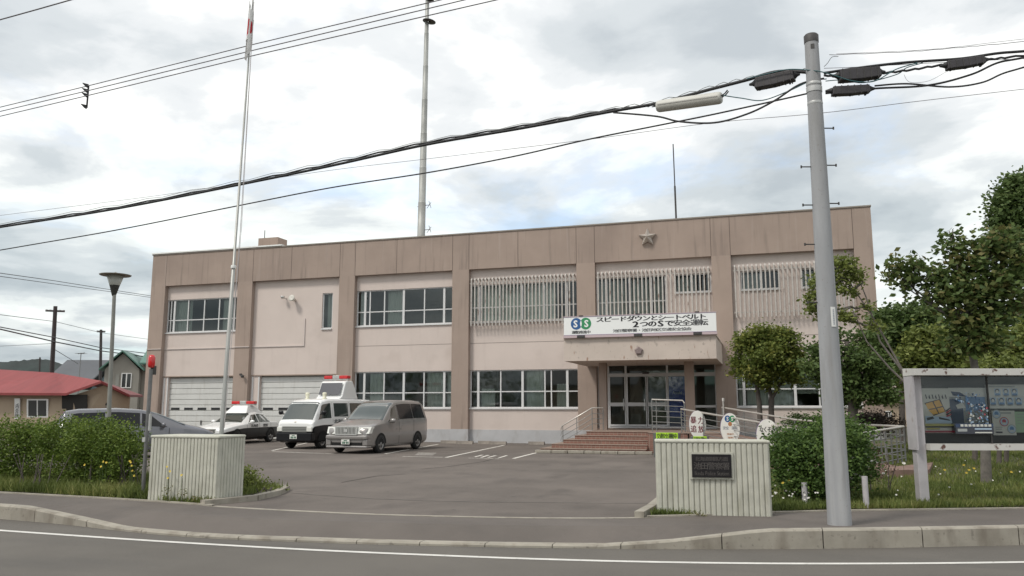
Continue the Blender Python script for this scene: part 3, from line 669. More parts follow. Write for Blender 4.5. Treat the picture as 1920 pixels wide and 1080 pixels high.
# ================= handrails =================
barrail = mat('rail bar steel', (.25, .25, .24), .45, .06, 8, metal=.4); railm = mat('steel rail', (.55, .52, .48), .35, .06, 8, metal=.5)
def railing(name, label, top, posts, bars, rt=.026, base=None, group=None):
    """top: list of 3D points of the handrail; bars: drops below the handrail; posts: list of (point, drop)"""
    o = thing(name, label, 'railing', tuple(Vector(top[0])*1), 0, group)
    o.location = (top[0][0], top[0][1], base if base is not None else 0)
    mb = MB(); mb.tube(top, rt, 8); rel(o, mb).build('handrail', railm, o)
    mb = MB()
    for d in bars: mb.tube([(x, y, z-d) for x, y, z in top], .013, 6)
    rel(o, mb).build('rail_bar', barrail, o)
    for p, d in posts: mb = MB(); mb.tube([p, (p[0], p[1], p[2]-d)], .02, 6); rel(o, mb).build('post', barrail, o)
    return o
Yr = 31.6
q0, q1, q2 = FY(1053, 799, Yr), FY(1110, 765, Yr), FY(1127, 765, Yr)
tp = [(q0.x-.04, Yr, q0.z-.16), (q0.x, Yr, q0.z), (q1.x, Yr, q1.z), (q2.x, Yr+.4, q1.z)]
def at_(tp, x):
    for a, b in zip(tp, tp[1:]):
        if a[0] <= x <= b[0]: t = (x-a[0])/(b[0]-a[0]+1e-9); return tuple(a[i]+(b[i]-a[i])*t for i in range(3))
    return tp[-1]
railing('stair_handrail', 'slim steel handrail climbing the left side of the entrance steps', tp, [(at_(tp, q0.x+.05), .8), (at_(tp, (q0.x+q1.x)/2), .87), (tp[2], .87), (tp[3], .87)], [.22, .42, .62])
# landing rail right of the doors
yl = 30.3; a, b = FY(1222, 749, yl), FY(1283, 752, yl)
tp = [(a.x-.15, yl, a.z), (a.x, yl, a.z), (b.x-.06, yl, b.z+.02), (b.x, yl, b.z-.08), (b.x, yl, b.z-.4)]
railing('landing_railing', 'tall steel railing with horizontal bars at the right edge of the porch landing', tp[1:4], [((a.x, yl, a.z), a.z-.722), ((a.x+.16, yl, a.z), a.z-.722), ((b.x, yl, b.z-.06), b.z-.78)], [.22, .42, .62, .82, 1.0], base=.722)
# ================= ramp =================
rp = thing('access_ramp', 'long concrete access ramp descending to the right from the porch', 'ramp', (-2, 29, 0))
n0, n1 = Vector((-2.72, 29.5, .72)), Vector((1.05, 19.3, .22)); f0, f1 = Vector((-1.3, 30.4, .72)), Vector((2.9, 21.2, .24))
n2, f2 = Vector((1.5, 21.6, .3)), Vector((3.45, 23.8, .3))
mb = MB(); dn = Vector((0, 0, -1))
def slab(mb, quad, th): 
    v = [Vector(q) for q in quad]; v += [Vector((q[0], q[1], -.05)) for q in quad]
    mb.add(v, [(0,1,2,3), (0,4,5,1), (1,5,6,2), (2,6,7,3), (3,7,4,0)])
slab(mb, [n0, n1, f1, f0], 0)
slab(mb, [f1+Vector((.01, 0, 0)), n1+Vector((.01, 0, 0)), (3.4, 20.2, .24), (3.9, 22.6, .26)], 0)
rel(rp, mb).build('ramp_slab', mat('ramp concrete', (.20, .13, .105), .85, .15, 2), rp)
zc = 1.0
tn = [(*FY(1277, 767, 29.4),), (*FY(1418, 791, 25.0),), (*FY(1560, 821, 19.5),)]
tn = [tuple(p) for p in tn]; endp = tuple(FY(1694, 800, 22.4))
def lerp(a, b, t): return tuple(a[i]+(b[i]-a[i])*t for i in range(3))
posts = []
for a, b, nn in ((tn[0], tn[1], 3), (tn[1], tn[2], 3)):
    for k in range(nn): p = lerp(a, b, k/nn); posts.append((p, .9))
posts.append((tn[2], .85))
railing('ramp_railing', 'pale steel railing along the near side of the access ramp, carrying the oval signs', tn, posts, [.2, .38, .56, .72], .032)
tf = [tuple(FY(1354, 764, 30.2)), tuple(FY(1490, 787, 26.6)), tuple(FY(1592, 795, 24.6)), endp]
posts = [(tf[0], .9)]+[(lerp(tf[0], tf[1], k/3), .9) for k in (1, 2)]+[(lerp(tf[1], tf[2], k/2), .85) for k in (0, 1)]+[(lerp(tf[2], tf[3], k/3), .85) for k in (0, 1, 2)]
railing('ramp_railing', 'pale steel railing along the far side of the access ramp below the window', tf, posts, [.2, .38, .56, .72], .032)
te = [tn[2], endp]; posts = [(lerp(te[0], te[1], t), .85) for t in (.25, .4, .55, .65, .72, .8, .88, .94, 1.)]
railing('ramp_railing', 'close-barred end railing closing the foot of the access ramp', te, posts, [.22, .4, .58, .76], .032)
p = FY(1356, 752, 30); mb = MB(); mb.tube([(0, 0, 0), (0, 0, 1.12)], .03).tube([(0, 0, 1.1), (.0, .02, 1.22)], .05)
o = mb.build('post', railm, loc=(p.x, 30, .73)); o.name = 'ramp_post'; tag(o, 'short steel post with a bright cap at the top of the ramp', 'post')
# ================= oval signs on the ramp rail =================
edge_p = mat('oval rim purple', (.10, .04, .17), .5); ovw = mat('oval sign white', (.80, .79, .74), .45); redp = mat('dark red print', (.16, .015, .03), .6)
greyp = mat('grey print', (.30, .32, .36), .6); orp = mat('orange print', (.45, .2, .08), .6)
def oval(px, py, Y, wpx, hpx, label):
    c = FY(px, py, Y); d = (c-Vector((0, 0, CH))).length; k = d/1560; rx, rz2 = wpx*k/2, hpx*k/2
    o = thing('oval_sign', label, 'sign', (c.x, Y, c.z-rz2), 0, 'oval signs on the ramp railing')
    o.rotation_euler = (0, 0, .2); mb = MB(); n = 36
    vs = [(rx*math.cos(2*PI*i/n), -.06, rz2+rz2*math.sin(2*PI*i/n)) for i in range(n)]; vs += [(x, .02, z) for x, _, z in vs]
    mb.add(vs, [tuple(range(n))[::-1]], 0); mb.add(vs, [(i, (i+1) % n, n+(i+1) % n, n+i) for i in range(n)]+[tuple(range(n, 2*n))], 1)
    mb.build('panel', [ovw, edge_p], o)
    mb = MB(); mb.box(-.03, .03, .021, .07, rz2*.4, rz2*1.8); mb.build('bracket', steel, o)
    return o, rx, rz2
o, rx, rz2 = oval(1307.5, 796, 28.0, 31, 52, 'white oval sign with four dark red characters, smallest of the ovals')
for s, x, z in (('暴', -.48, 1.32), ('力', .40, 1.28), ('追', -.48, .68), ('放', .42, .66)): ctext(s, rx*.66, rz2*.46, redp, o, facing((x*rx, -.062, z*rz2)), bold=.05)
o, rx, rz2 = oval(1368.5, 803, 26.2, 35, 56, 'white oval sign with small blue and green circles and a face-like print')
mb = MB(); disc(mb, (-rx*.24, rz2*1.62), rx*.3, rz2*.22, -.063, 0); disc(mb, (rx*.24, rz2*1.62), rx*.3, rz2*.22, -.065, 1); disc(mb, (0, rz2*1.28), rx*.2, rz2*.14, -.064, 2); mb.build('logo', [bl, gr, orp], o)
for c in (-.24, .24): text('S', rx*.22, rz2*.26, ovw, o, facing((c*rx, -.068, 1.62*rz2)), bold=.03)
for s, x, z, w_, h_, m in (('安全', -.45, 1.02, .5, .18, greyp), ('運転', .45, 1.02, .5, .18, greyp), ('推進中', 0, .62, .6, .1, orp), ('池田町', 0, .4, .5, .1, orp)): ctext(s, rx*w_*1.2, rz2*h_*1.2, m, o, facing((x*rx, -.062, z*rz2)), bold=.02)
o, rx, rz2 = oval(1438.5, 816, 23.6, 40, 58, 'white oval sign half hidden by the big round shrub')
ctext('なくそう', rx*1.4, rz2*.34, black, o, facing((0, -.062, 1.35*rz2)), bold=.03); ctext('事故', rx*.9, rz2*.36, black, o, facing((0, -.062, .8*rz2)), bold=.03)
# lime banners on grey boxes
lime = mat('lime cloth', (.42, .72, .03), .6)
for (x0, x1, y0, y1, Y, lab) in ((1230, 1271, 811, 825, 27.0, 'lime green banner with black lettering on a grey box right of the steps'), (1300, 1325, 818, 829, 26.4, 'lime green banner just below the smallest oval sign')):
    a, b = FY(x0, y0, Y), FY(x1, y1, Y); w2 = (b.x-a.x)/2; h = a.z
    o = thing('banner_box', lab, 'banner', ((a.x+b.x)/2, Y, 0), 0)
    MB().box(-w2-.1, w2+.05, .012, .4, 0, h-.02).build('box', mat('box grey', (.12, .125, .115), .7, .1, 4), o)
    MB().box(-w2, w2, -.008, .008, b.z, h).build('banner', lime, o)
    ctext('交通安全運動中', w2*1.85, (h-b.z)*.72, black, o, facing((0, -.012, (h+b.z)/2)), bold=.05)
# ================= gate walls =================
def gate(loc, rz, W2, D, Hh, label, nr):
    o = thing('gate_wall', label, 'gate wall', loc, rz); mb = MB()
    # ribbed sides: outline with rounded ribs, extruded upward
    def ribs(L, n):
        out = []
        for k in range(n):
            s = L/n; 
            for t, d in ((.0, 0), (.10, .0), (.16, .016), (.30, .021), (.80, .021), (.94, .016)): out.append((s*(k+t), d))
        return out
    f = [(-W2/2+x, -d) for x, d in ribs(W2, nr)]
    r = [(W2/2+d, x) for x, d in ribs(D, max(3, int(nr*D/W2)))]
    poly = f+[(W2/2, 0)]+r+[(W2/2, D), (-W2/2, D)]
    mb.prism(poly, 2, .0, Hh-.05)
    mb.build('wall', ribm, o)
    mb = MB(); e = .03; mb.box(-W2/2-.01, W2/2+e, -e-.002, D+.01, Hh-.05, Hh); mb.build('cap', ribm, o, bevel=.022)
    return o
gl = gate((-9.63, 11.74, 0), -.01, 1.41, .70, 1.13, 'pale green ribbed concrete gate wall at the left of the driveway, under the flagpole', 20)
grt = gate((-.825, 12.69, 0), .15, 1.66, .4, 1.12, 'pale green ribbed concrete gate wall bearing the dark name plaque', 21)
# plaque
pw, ph = .58, .34; pc = (-.01, -.055, .74)
plm = mat('plaque bronze', (.022, .02, .022), .35, .2, 8, metal=.4); plt = mat('plaque lettering', (.12, .11, .105), .4, metal=.5)
MB().box(pc[0]-pw/2-.03, pc[0]+pw/2+.03, -.05, -.0, pc[2]-ph/2-.03, pc[2]+ph/2+.03).build('plaque_bed', ribm, grt)
pq = MB().box(pc[0]-pw/2, pc[0]+pw/2, -.07, -.051, pc[2]-ph/2, pc[2]+ph/2).build('plaque', plm, grt)
ctext('北海道釧路方面', .48, .06, plt, pq, facing((pc[0], -.072, pc[2]+.1)), bold=.02)
ctext('池田警察署', .52, .1, plt, pq, facing((pc[0], -.072, pc[2]-.003)), bold=.02)
text('Ikeda Police Station', .5, .06, plt, pq, facing((pc[0], -.072, pc[2]-.11)), bold=.005)
# ================= notice board =================
nb_o = Vector((2.41, 15.05, 0)); nrz = math.radians(17)
nb = thing('notice_board', 'rusty white framed glass notice board with posters on steel posts in the lawn', 'notice board', nb_o, nrz)
Lb = 3.4; postm = mat('post paint', (.44, .42, .43), .55, .08, 4); addmix(postm, (.2, .12, .08), 7, (1, 1, .6), .62, .72, .5)
rust = mat('rusty white paint', (.60, .585, .55), .55, .04, 3); addmix(rust, (.10, .035, .02), 6.5, (1, 1, 1), .60, .66, .95)
for x in (0, Lb-.2): MB().box(x-.08, x+.08, -.07, .09, 0, 2.13).build('post', postm, nb, bevel=.01)
Z0, Z1 = .93, 2.25; bx0 = .083
MB().prism([(-.28, Z1-.11), (-.28, Z1-.005), (.16, Z1+.02), (.16, Z1-.11)], 0, -.11, Lb).build('top_beam', rust, nb)
MB().box(.084, Lb-.29, -.2, .12, Z0-.02, Z0+.08).build('bottom_beam', rust, nb)
MB().box(.084, Lb-.29, .1, .14, Z0+.08, Z1-.11).build('back_board', mat('back board dark', (.035, .04, .042), .7), nb)
MB().box(-.11, -.082, -.16, .15, Z0-.02, Z1-.12).build('side_panel', postm, nb)
def PZ(px, py):   # board-local x, z of a picture point on the poster plane
    d = ray(px, py); o = nb_o+Matrix.Rotation(nrz, 3, 'Z')@Vector((0, .09, 0)); n = Matrix.Rotation(nrz, 3, 'Z')@Vector((0, 1, 0))
    t = (o-Vector((0, 0, CH))).dot(n)/d.dot(n); p = Vector((0, 0, CH))+d*t; l = Matrix.Rotation(-nrz, 3, 'Z')@(p-nb_o); return l.x, l.z
pm = [mat('poster paper', (.62, .62, .56), .5), mat('poster orange', (.72, .42, .10), .5), mat('poster ink', (.05, .055, .07), .5), mat('poster yellow', (.48, .45, .16), .5), mat('poster red', (.42, .07, .10), .5),
      mat('poster blue', (.12, .24, .42), .5), mat('poster pale blue', (.42, .54, .66), .5), mat('poster green', (.38, .52, .36), .5), mat('poster navy', (.035, .06, .12), .5), mat('poster grey', (.36, .38, .37), .5)]
def poster(x0, y0, x1, y1, label, base, items):
    ax, az = PZ(x0, y1); bx, bz = PZ(x1, y0); mb = MB(); mb.box(ax, bx, .09, .098, az, bz, base); L = [0.0895]
    for it in items:
        L[0] -= .0008; k = it[0]; mi = it[1]; P_ = lambda u, v: (ax+(bx-ax)*u, L[0], bz-(bz-az)*v)
        if k == 'r': _, _, u0, v0, u1, v1 = it; mb.add([P_(u0, v1), P_(u1, v1), P_(u1, v0), P_(u0, v0)], [(0,1,2,3)], mi)
        elif k == 'p': mb.add([P_(*q) for q in it[2]], [tuple(range(len(it[2])))], mi)
        elif k == 'c':
            _, _, u, v, r = it; rr = r*(bx-ax); c = P_(u, v); mb.add([(c[0]+rr*math.cos(t*PI/10), L[0], c[2]+rr*math.sin(t*PI/10)) for t in range(20)], [tuple(range(20))], mi)
    p = mb.build('poster', pm, nb); p['label'] = label
rs = random.Random(3)
its = [('p', 2, [(.06, .33), (.60, .24), (.76, .52), (.34, .62)]), ('p', 1, [(.10, .345), (.33, .30), (.42, .44), (.16, .47)]), ('p', 1, [(.37, .295), (.57, .26), (.66, .40), (.45, .43)]), ('p', 1, [(.17, .49), (.43, .46), (.5, .565), (.33, .59)]), ('p', 1, [(.47, .45), (.67, .42), (.73, .52), (.53, .56)])]
for k in range(7): u = .1+.11*k; its.append(('p', 2, [(u, .14+.05*(k % 2)), (u+.03, .14), (u+.06, .23), (u+.03, .24)]))
for k in range(6): its.append(('p', 4 if k % 2 else 2, [(.74, .50+.04*k), (.92, .42+.05*k), (.94, .44+.05*k), (.78, .53+.04*k)]))
its += [('p', 6, [(.04, .62), (.9, .64), (.94, .78), (.04, .78)]), ('p', 2, [(.08, .66), (.3, .63), (.34, .68), (.1, .72)]), ('p', 2, [(.5, .64), (.85, .70), (.88, .73), (.5, .69)]), ('r', 3, .02, .80, .97, .845), ('r', 2, .02, .845, .97, .875), ('r', 3, .06, .885, .5, .915), ('r', 4, .0, .945, 1, .985), ('r', 2, .1, .955, .9, .962)]
poster(1734, 728, 1783, 812, 'pale poster with an orange box drawing and yellow bands', 0, its)
its = [('r', 0, .0, .0, 1, .2), ('r', 8, .0, .25, .35, .78), ('p', 0, [(.16, .38), (.34, .32), (.42, .44), (.2, .46)]), ('r', 5, .42, .2, .95, .5), ('p', 8, [(.05, .08), (.3, .1), (.48, .2), (.1, .17)])]
for k in range(130):
    u, v = rs.uniform(.38, .95), rs.uniform(.3, .78); s = rs.uniform(.015, .05); its.append(('p', rs.choice([0, 6, 5, 8, 6, 4, 0, 5]), [(u, v), (u+s, v+.01), (u+s*.8, v+s), (u-.01, v+s*.9)]))
for k in range(25):
    u, v = rs.uniform(.05, .7), rs.uniform(.1, .32); s = rs.uniform(.02, .07); its.append(('p', rs.choice([5, 6, 8]), [(u, v), (u+s, v-.01), (u+s*.6, v+s)]))
its += [('r', 8, .0, .78, 1, .86), ('r', 2, .0, .86, 1, 1), ('r', 9, .05, .89, .3, .95), ('r', 6, .5, .88, .95, .91), ('r', 0, .5, .96, .95, .985)]
for k in range(8): its.append(('r', 0, .13+.104*k, .795, .21+.104*k, .845))
poster(1785, 727, 1848, 813, 'busy blue and white poster with a row of white squares', 9, its)
its = [('r', 9, .08, .06, .7, .12)]
for row, n, v in ((0, 3, .30), (1, 4, .68)):
    for k in range(n):
        u = (.27+.2*k) if row == 0 else (.14+.2*k+.0)
        its += [('r', 6, u-.07, v-.13, u+.08, v+.15), ('c', 2, u, v-.03, .052), ('c', 0, u, v-.005, .038), ('p', 5, [(u-.065, v+.15), (u-.04, v+.07), (u+.045, v+.07), (u+.07, v+.15)]), ('r', 2, u-.06, v+.165, u+.06, v+.185)]
poster(1851, 721, 1926, 766, 'pale poster with two rows of portraits', 0, its)
its = [('r', 9, .4, .06, .85, .13)]
for u, v, m in ((.2, .14, 5), (.5, .45, 4), (.8, .75, 5)): its += [('c', 4 if m == 4 else 9, u, v, .2), ('c', 6, u, v, .165), ('c', m, u, v-.02, .09), ('p', 0, [(u-.1, v+.1), (u-.05, v+.03), (u+.05, v+.03), (u+.1, v+.1)])]
its += [('r', 9, .1, .66, .4, .69), ('r', 9, .1, .74, .36, .77), ('r', 2, .1, .85, .38, .91)]
poster(1863, 770, 1902, 816, 'small pale poster with three round pictures', 0, its)
poster(1905, 772, 1940, 811, 'small pale green poster', 7, [('r', 9, .1, .1, .9, .14), ('r', 9, .1, .25, .8, .28), ('r', 9, .1, .4, .9, .43), ('r', 9, .1, .55, .7, .58)])
MB().quad((.084, .03, Z0+.08), (Lb-.29, .03, Z0+.08), (Lb-.29, .03, Z1-.11), (.084, .03, Z1-.11)).build('glass', glassmat('board glass', (.9, .92, .93), .1), nb)
mb = MB()
for px in (1850,): x = PZ(px, 760)[0]; mb.box(x-.012, x+.012, .02, .05, Z0+.08, Z1-.11)
mb.build('glass_divider', darkm, nb)
# short posts in the lawn
for i, (px, py, t) in enumerate(((1510, 950, 905), (1625, 957, 905))):
    p = G(px, py); h = FY(px, t if i == 0 else 893, p.y).z
    o = MB().tube([(0, 0, 0), (0, 0, h)], .045, 12).build('short_post', postm, loc=p)
    tag(o, ['short grey marker post in front of the round shrub', 'short grey marker post in the grass right of the concrete pole'][i], 'post', 'short posts in the lawn')
# ================= vehicles =================
def ring(s):
    x, zb, zm, zs, zt, wb, wr = s
    return [(0, zb), (wb*.86, zb), (wb*.975, zb+.1), (wb, zm), (wb*.985, zs), (wr, zt-.075 if zt-zs > .15 else zt-.03), (wr*.86, zt-.015), (0, zt)]
def Sf(st_, x, v):
    """point on the right-hand (+y) half of the body at length x, ring position v"""
    if x >= st_[0][0]: a = b = st_[0]; t = 0
    elif x <= st_[-1][0]: a = b = st_[-1]; t = 0
    else:
        for a, b in zip(st_, st_[1:]):
            if b[0] <= x <= a[0]: t = (a[0]-x)/(a[0]-b[0]+1e-9); break
    ra, rb = ring(a), ring(b); i = min(6, int(v)); f = v-i
    def at(r): return (r[i][0]+(r[i+1][0]-r[i][0])*f, r[i][1]+(r[i+1][1]-r[i][1])*f)
    p, q = at(ra), at(rb); return Vector((x, p[0]+(q[0]-p[0])*t, p[1]+(q[1]-p[1])*t))
def patch(mb, st_, poly, side, off=.006, mi=0, nx=6, nv=3):
    """poly: 4 corners (x,v) ; bilinear grid on the surface, pushed outwards"""
    vs = []
    for i in range(nx+1):
        for j in range(nv+1):
            u, w_ = i/nx, j/nv; (x0, v0), (x1, v1), (x2, v2), (x3, v3) = poly
            x = (x0*(1-u)+x1*u)*(1-w_)+(x3*(1-u)+x2*u)*w_; v = (v0*(1-u)+v1*u)*(1-w_)+(v3*(1-u)+v2*u)*w_
            e = .01; p = Sf(st_, x, v); dx = Sf(st_, x+e, v)-Sf(st_, x-e, v); dv = Sf(st_, x, min(6.99, v+e))-Sf(st_, x, v-e)
            n = dx.cross(dv); n = n.normalized() if n.length > 1e-9 else Vector((0, 0, 1))
            if n.dot(Vector((0, p.y, p.z-.7))) < 0: n = -n
            p = p+n*off; p.y *= side; vs.append(p)
    mb.add(vs, [(i*(nv+1)+j, (i+1)*(nv+1)+j, (i+1)*(nv+1)+j+1, i*(nv+1)+j+1) for i in range(nx) for j in range(nv)], mi, True)
def cross_patch(mb, st_, xa, xb, v0, off=.006, mi=0, inset=(0, 0), ny=8, nl=5):
    """windscreen: strip from xa (base) to xb (top), from ring position v0 over the middle to the other side"""
    rows = []
    for i in range(nl+1):
        t = i/nl; x = xa+(xb-xa)*t; r = []
        for k in range(-ny, ny+1):
            s = abs(k)/ny; v = 6.999-(6.999-v0)*s; p = Sf(st_, x, v); a = Sf(st_, x+.02, 6.99); b = Sf(st_, x-.02, 6.99); n = Vector((-(b.z-a.z), 0, (b.x-a.x)*1.0)); n = Vector((abs(n.x), 0, abs(n.z))).normalized()
            if xa < xb: n.x = -n.x
            p = p+n*off; p.y *= (1 if k >= 0 else -1); r.append(p)
        rows += r
    w_ = 2*ny+1; mb.add(rows, [(i*w_+j, (i+1)*w_+j, (i+1)*w_+j+1, i*w_+j+1) for i in range(nl) for j in range(w_-1)], mi, True)
def body(st_, mats, split=3, par=None, name='body'):
    mb = MB(); vs = []; n = 14
    for s in st_:
        r = ring(s); vs += [(s[0], y, z) for y, z in r]+[(s[0], -y, z) for y, z in r[1:-1][::-1]]
    for i in range(len(st_)-1):
        for j in range(n):
            k = j if j < 7 else 13-j
            mb.add([], [], 0); mb.f.append((i*n+j, i*n+(j+1) % n, (i+1)*n+(j+1) % n, (i+1)*n+j)); mb.mi.append(1 if k < split and len(mats) > 1 else 0); mb.sm.append(True)
    mb.v = vs
    for o_, rev in ((0, 0), ((len(st_)-1)*n, 1)):
        # end caps split in a lower and upper part
        lo = [o_+i for i in (1, 2, 3, 11, 12, 13)]+[]; 
        mb.f.append(tuple(o_+i for i in (0, 1, 2, 3, 11, 12, 13))); mb.mi.append(1 if len(mats) > 1 else 0); mb.sm.append(False)
        mb.f.append(tuple(o_+i for i in (3, 4, 5, 6, 7, 8, 9, 10, 11))); mb.mi.append(0); mb.sm.append(False)
    o = mb.build(name, mats, par)
    md = o.modifiers.new('b', 'BEVEL'); md.width = .03; md.segments = 2; md.limit_method = 'ANGLE'; md.angle_limit = math.radians(35)
    return o
def wheels(par, xs_, y, r, wd=.2):
    for x in xs_:
        for s in (-1, 1):
            mtx = Matrix.Translation((x, s*y, r))@Matrix.Rotation(-s*PI/2, 4, 'X')
            w = MB().lathe([(r*.62, .0), (r*.9, .0), (r*.985, -.03), (r, -.07), (r, -wd+.03), (r*.9, -wd), (0, -wd)], n=28, mtx=mtx).build('wheel', tyre, par)
            mb = MB(); mb.lathe([(0, .0), (r*.16, .0), (r*.2, -.02), (r*.56, -.03), (r*.62, -.0), (r*.64, -.004)], n=28, mtx=mtx)
            mb.build('rim', rimm, w)
            mb = MB()
            for k in range(5):
                t = 2*PI*k/5+.3; a0, a1 = t+.25, t+.95
                mb.add([mtx@Vector((q*r*math.cos(a), q*r*math.sin(a), -.015)) for q, a in ((.26, a0), (.26, a1), (.5, a1), (.5, a0))], [(0,1,2,3)])
            mb.build('rim_gap', darkm, w)
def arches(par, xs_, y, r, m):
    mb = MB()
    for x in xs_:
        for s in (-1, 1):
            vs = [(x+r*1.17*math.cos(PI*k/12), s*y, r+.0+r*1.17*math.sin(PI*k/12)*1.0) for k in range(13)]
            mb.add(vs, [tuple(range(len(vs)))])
    mb.build('wheel_arch_shade', m, par)
archm = mat('arch shade and gap black', (.01, .01, .01), .95)  # near-black paints the shade of uncut wheel wells; also used for gaps and intakes
plate = mat('number plate', (.70, .70, .66), .4); plateg = mat('plate lettering', (.03, .12, .07), .5)
def numberplate(par, x, z, y=0):
    p = MB().box(x, x+.015, y-.165, y+.165, z-.083, z+.083).build('number_plate', plate, par)
    m = Matrix.Translation((x+.016, y, z))@Matrix.Rotation(PI/2, 4, 'Z')@Matrix.Rotation(PI/2, 4, 'X')
    mb = MB()
    for k, (a, b) in enumerate(((-.12, -.06), (-.045, .0), (.03, .075), (.09, .135))): mb.box(x+.0155, x+.018, y+a, y+b, z-.065, z+.01)
    mb.box(x+.0155, x+.018, y-.07, y+.07, z+.03, z+.06).build('plate_lettering', plateg, p)
def mirror(par, x, y, z, m, s):
    mb = MB(); mb.lathe([(0, -.1), (.07, -.09), (.1, 0), (.085, .07), (0, .09)], (0, 0, 0), 12, mtx=Matrix.Translation((x, s*y, z))@Matrix.Diagonal((.7, 1.15, .9, 1))); mb.tube([(x, s*(y-.16), z-.06), (x, s*(y-.03), z-.03)], .03); mb.build('mirror', m, par)
def vtext(s, par, x, y, z, w, h, m, side=1, bold=.02):   # on the +y flank, read from outside
    mt = Matrix.Translation((x, side*y, z))@Matrix.Rotation(PI if side > 0 else 0, 4, 'Z')@Matrix.Rotation(PI/2, 4, 'X'); ctext(s, w, h, m, par, mt, bold=.04)
def lightbar(par, x, z, W, m1=redlens):
    b = MB(); b.box(x-.1, x+.1, -W/2, W/2, z, z+.05)
    o = b.build('light_bar', steel, par); 
    for y0, y1 in ((-W/2, -.17), (.17, W/2)): MB().box(x-.13, x+.13, y0, y1, z+.05, z+.19).build('red_lens', redlens, o, bevel=.03)
    MB().box(x-.12, x+.12, -.17, .17, z+.05, z+.2).build('speaker_housing', steel, o, bevel=.02)
# --- grey minivan (1.8 x 4.8 x 1.9)
gv = thing('minivan', 'bronze grey minivan with a tall chrome grille, rightmost of the parked vehicles', 'minivan', (0, 0, 0))
ST = [(4.80, .42, .62, .74, .80, .66, .56), (4.74, .26, .6, .84, .9, .78, .68), (4.55, .2, .6, .93, .99, .865, .76), (4.2, .19, .62, 1.0, 1.08, .895, .8), (3.75, .19, .64, 1.04, 1.18, .9, .8), (3.60, .19, .64, 1.06, 1.22, .9, .79), (2.95, .19, .64, 1.10, 1.72, .9, .70), (2.6, .19, .64, 1.11, 1.86, .9, .685), (2.0, .19, .64, 1.12, 1.91, .9, .69), (1.0, .19, .64, 1.14, 1.91, .9, .69), (.35, .2, .64, 1.15, 1.88, .9, .68), (.12, .24, .64, 1.15, 1.80, .88, .66), (.0, .3, .64, 1.12, 1.55, .84, .64)]
body(ST, [greyc], par=gv)
mb = MB(); cross_patch(mb, ST, 3.68, 2.72, 5.25, .008); mb.build('windscreen', cglass if False else mat('dark car glass', (.035, .045, .04), .04, spec=.9, coat=.8), gv)
dg = mat('dark car glass', (0, 0, 0)); tint = mat('tinted car glass', (.008, .008, .01), .12, spec=.35)
for s in (1, -1):
    mb = MB(); patch(mb, ST, [(3.42, 4.1), (2.62, 4.1), (2.62, 4.88), (2.93, 4.86)], s); mb.build('side_window', dg, gv)
    mb = MB(); patch(mb, ST, [(2.50, 4.1), (1.35, 4.1), (1.35, 4.9), (2.50, 4.9)], s); patch(mb, ST, [(1.31, 4.1), (.3, 4.1), (.42, 4.9), (1.31, 4.9)], s); mb.build('side_window', tint, gv)
    mb = MB(); patch(mb, ST, [(2.56, 4.05), (2.545, 4.05), (2.545, 4.9), (2.56, 4.9)], s, .005); patch(mb, ST, [(2.55, 2.0), (2.535, 2.0), (2.535, 4.0), (2.55, 4.0)], s, .004); patch(mb, ST, [(1.33, 2.0), (1.315, 2.0), (1.315, 4.0), (1.33, 4.0)], s, .004); mb.build('door_gap', archm, gv)
    mb = MB(); patch(mb, ST, [(2.75, 3.35), (2.6, 3.35), (2.6, 3.45), (2.75, 3.45)], s, .02); patch(mb, ST, [(2.42, 3.35), (2.28, 3.35), (2.28, 3.45), (2.42, 3.45)], s, .02); mb.build('door_handle', greyc, gv)
    mirror(gv, 3.25, 1.0, 1.14, greyc, s)
    # headlight
    mb = MB(); y0, y1 = s*.45, s*.84
    mb.add([(4.85, y0, .68), (4.73, y1*1.02, .70), (4.60, y1*1.06, .94), (4.78, y0, .92), (4.5, y0, .68), (4.4, y1*1.03, .70), (4.3, y1*1.03, .93), (4.4, y0, .9)], [(0,1,2,3), (4,5,6,7), (0,1,5,4), (3,2,6,7), (0,3,7,4), (1,2,6,5)]); mb.build('headlight', lampm, gv, bevel=.015)
    mb = MB(); mb.lathe([(0, 0), (.045, 0), (.05, -.03)], n=12, mtx=Matrix.Translation((4.765, s*.62, .36))@Matrix.Rotation(PI/2, 4, 'Y')); mb.build('fog_lamp', lampm, gv)
mb = MB()
for k in range(15): y = -.39+.78*k/14; mb.box(4.845, 4.865, y-.015, y+.015, .69, .93)
mb.box(4.80, 4.87, -.44, .44, .92, .955).box(4.80, 4.87, -.44, .44, .655, .69).box(4.80, 4.87, -.44, -.41, .69, .92).box(4.80, 4.87, .41, .44, .69, .92); mb.box(4.86, 4.88, -.07, .07, .76, .86)
g_ = mb.build('grille', chrome, gv); MB().box(4.6, 4.843, -.40, .40, .69, .92).build('grille_back', archm, g_)
MB().box(4.45, 4.86, -.83, .83, .5, .65).box(4.45, 4.83, -.83, .83, .2, .29).build('bumper', greyc, gv, bevel=.05)
MB().box(4.5, 4.79, -.62, .62, .29, .5).build('lower_intake', archm, gv)
numberplate(gv, 4.865, .42)
for s in (1, -1): MB().box(4.45, 4.815, s*.84 if s < 0 else .64, s*.64 if s < 0 else .84, .29, .5).build('bumper', greyc, gv, bevel=.03)
MB().tube([(.9, .62, 1.9), (.9, .62, 1.98)], .02).build('roof_antenna', darkm, gv)
wheels(gv, (3.93, .98), .905, .33); arches(gv, (3.93, .98), .903, .33, archm)
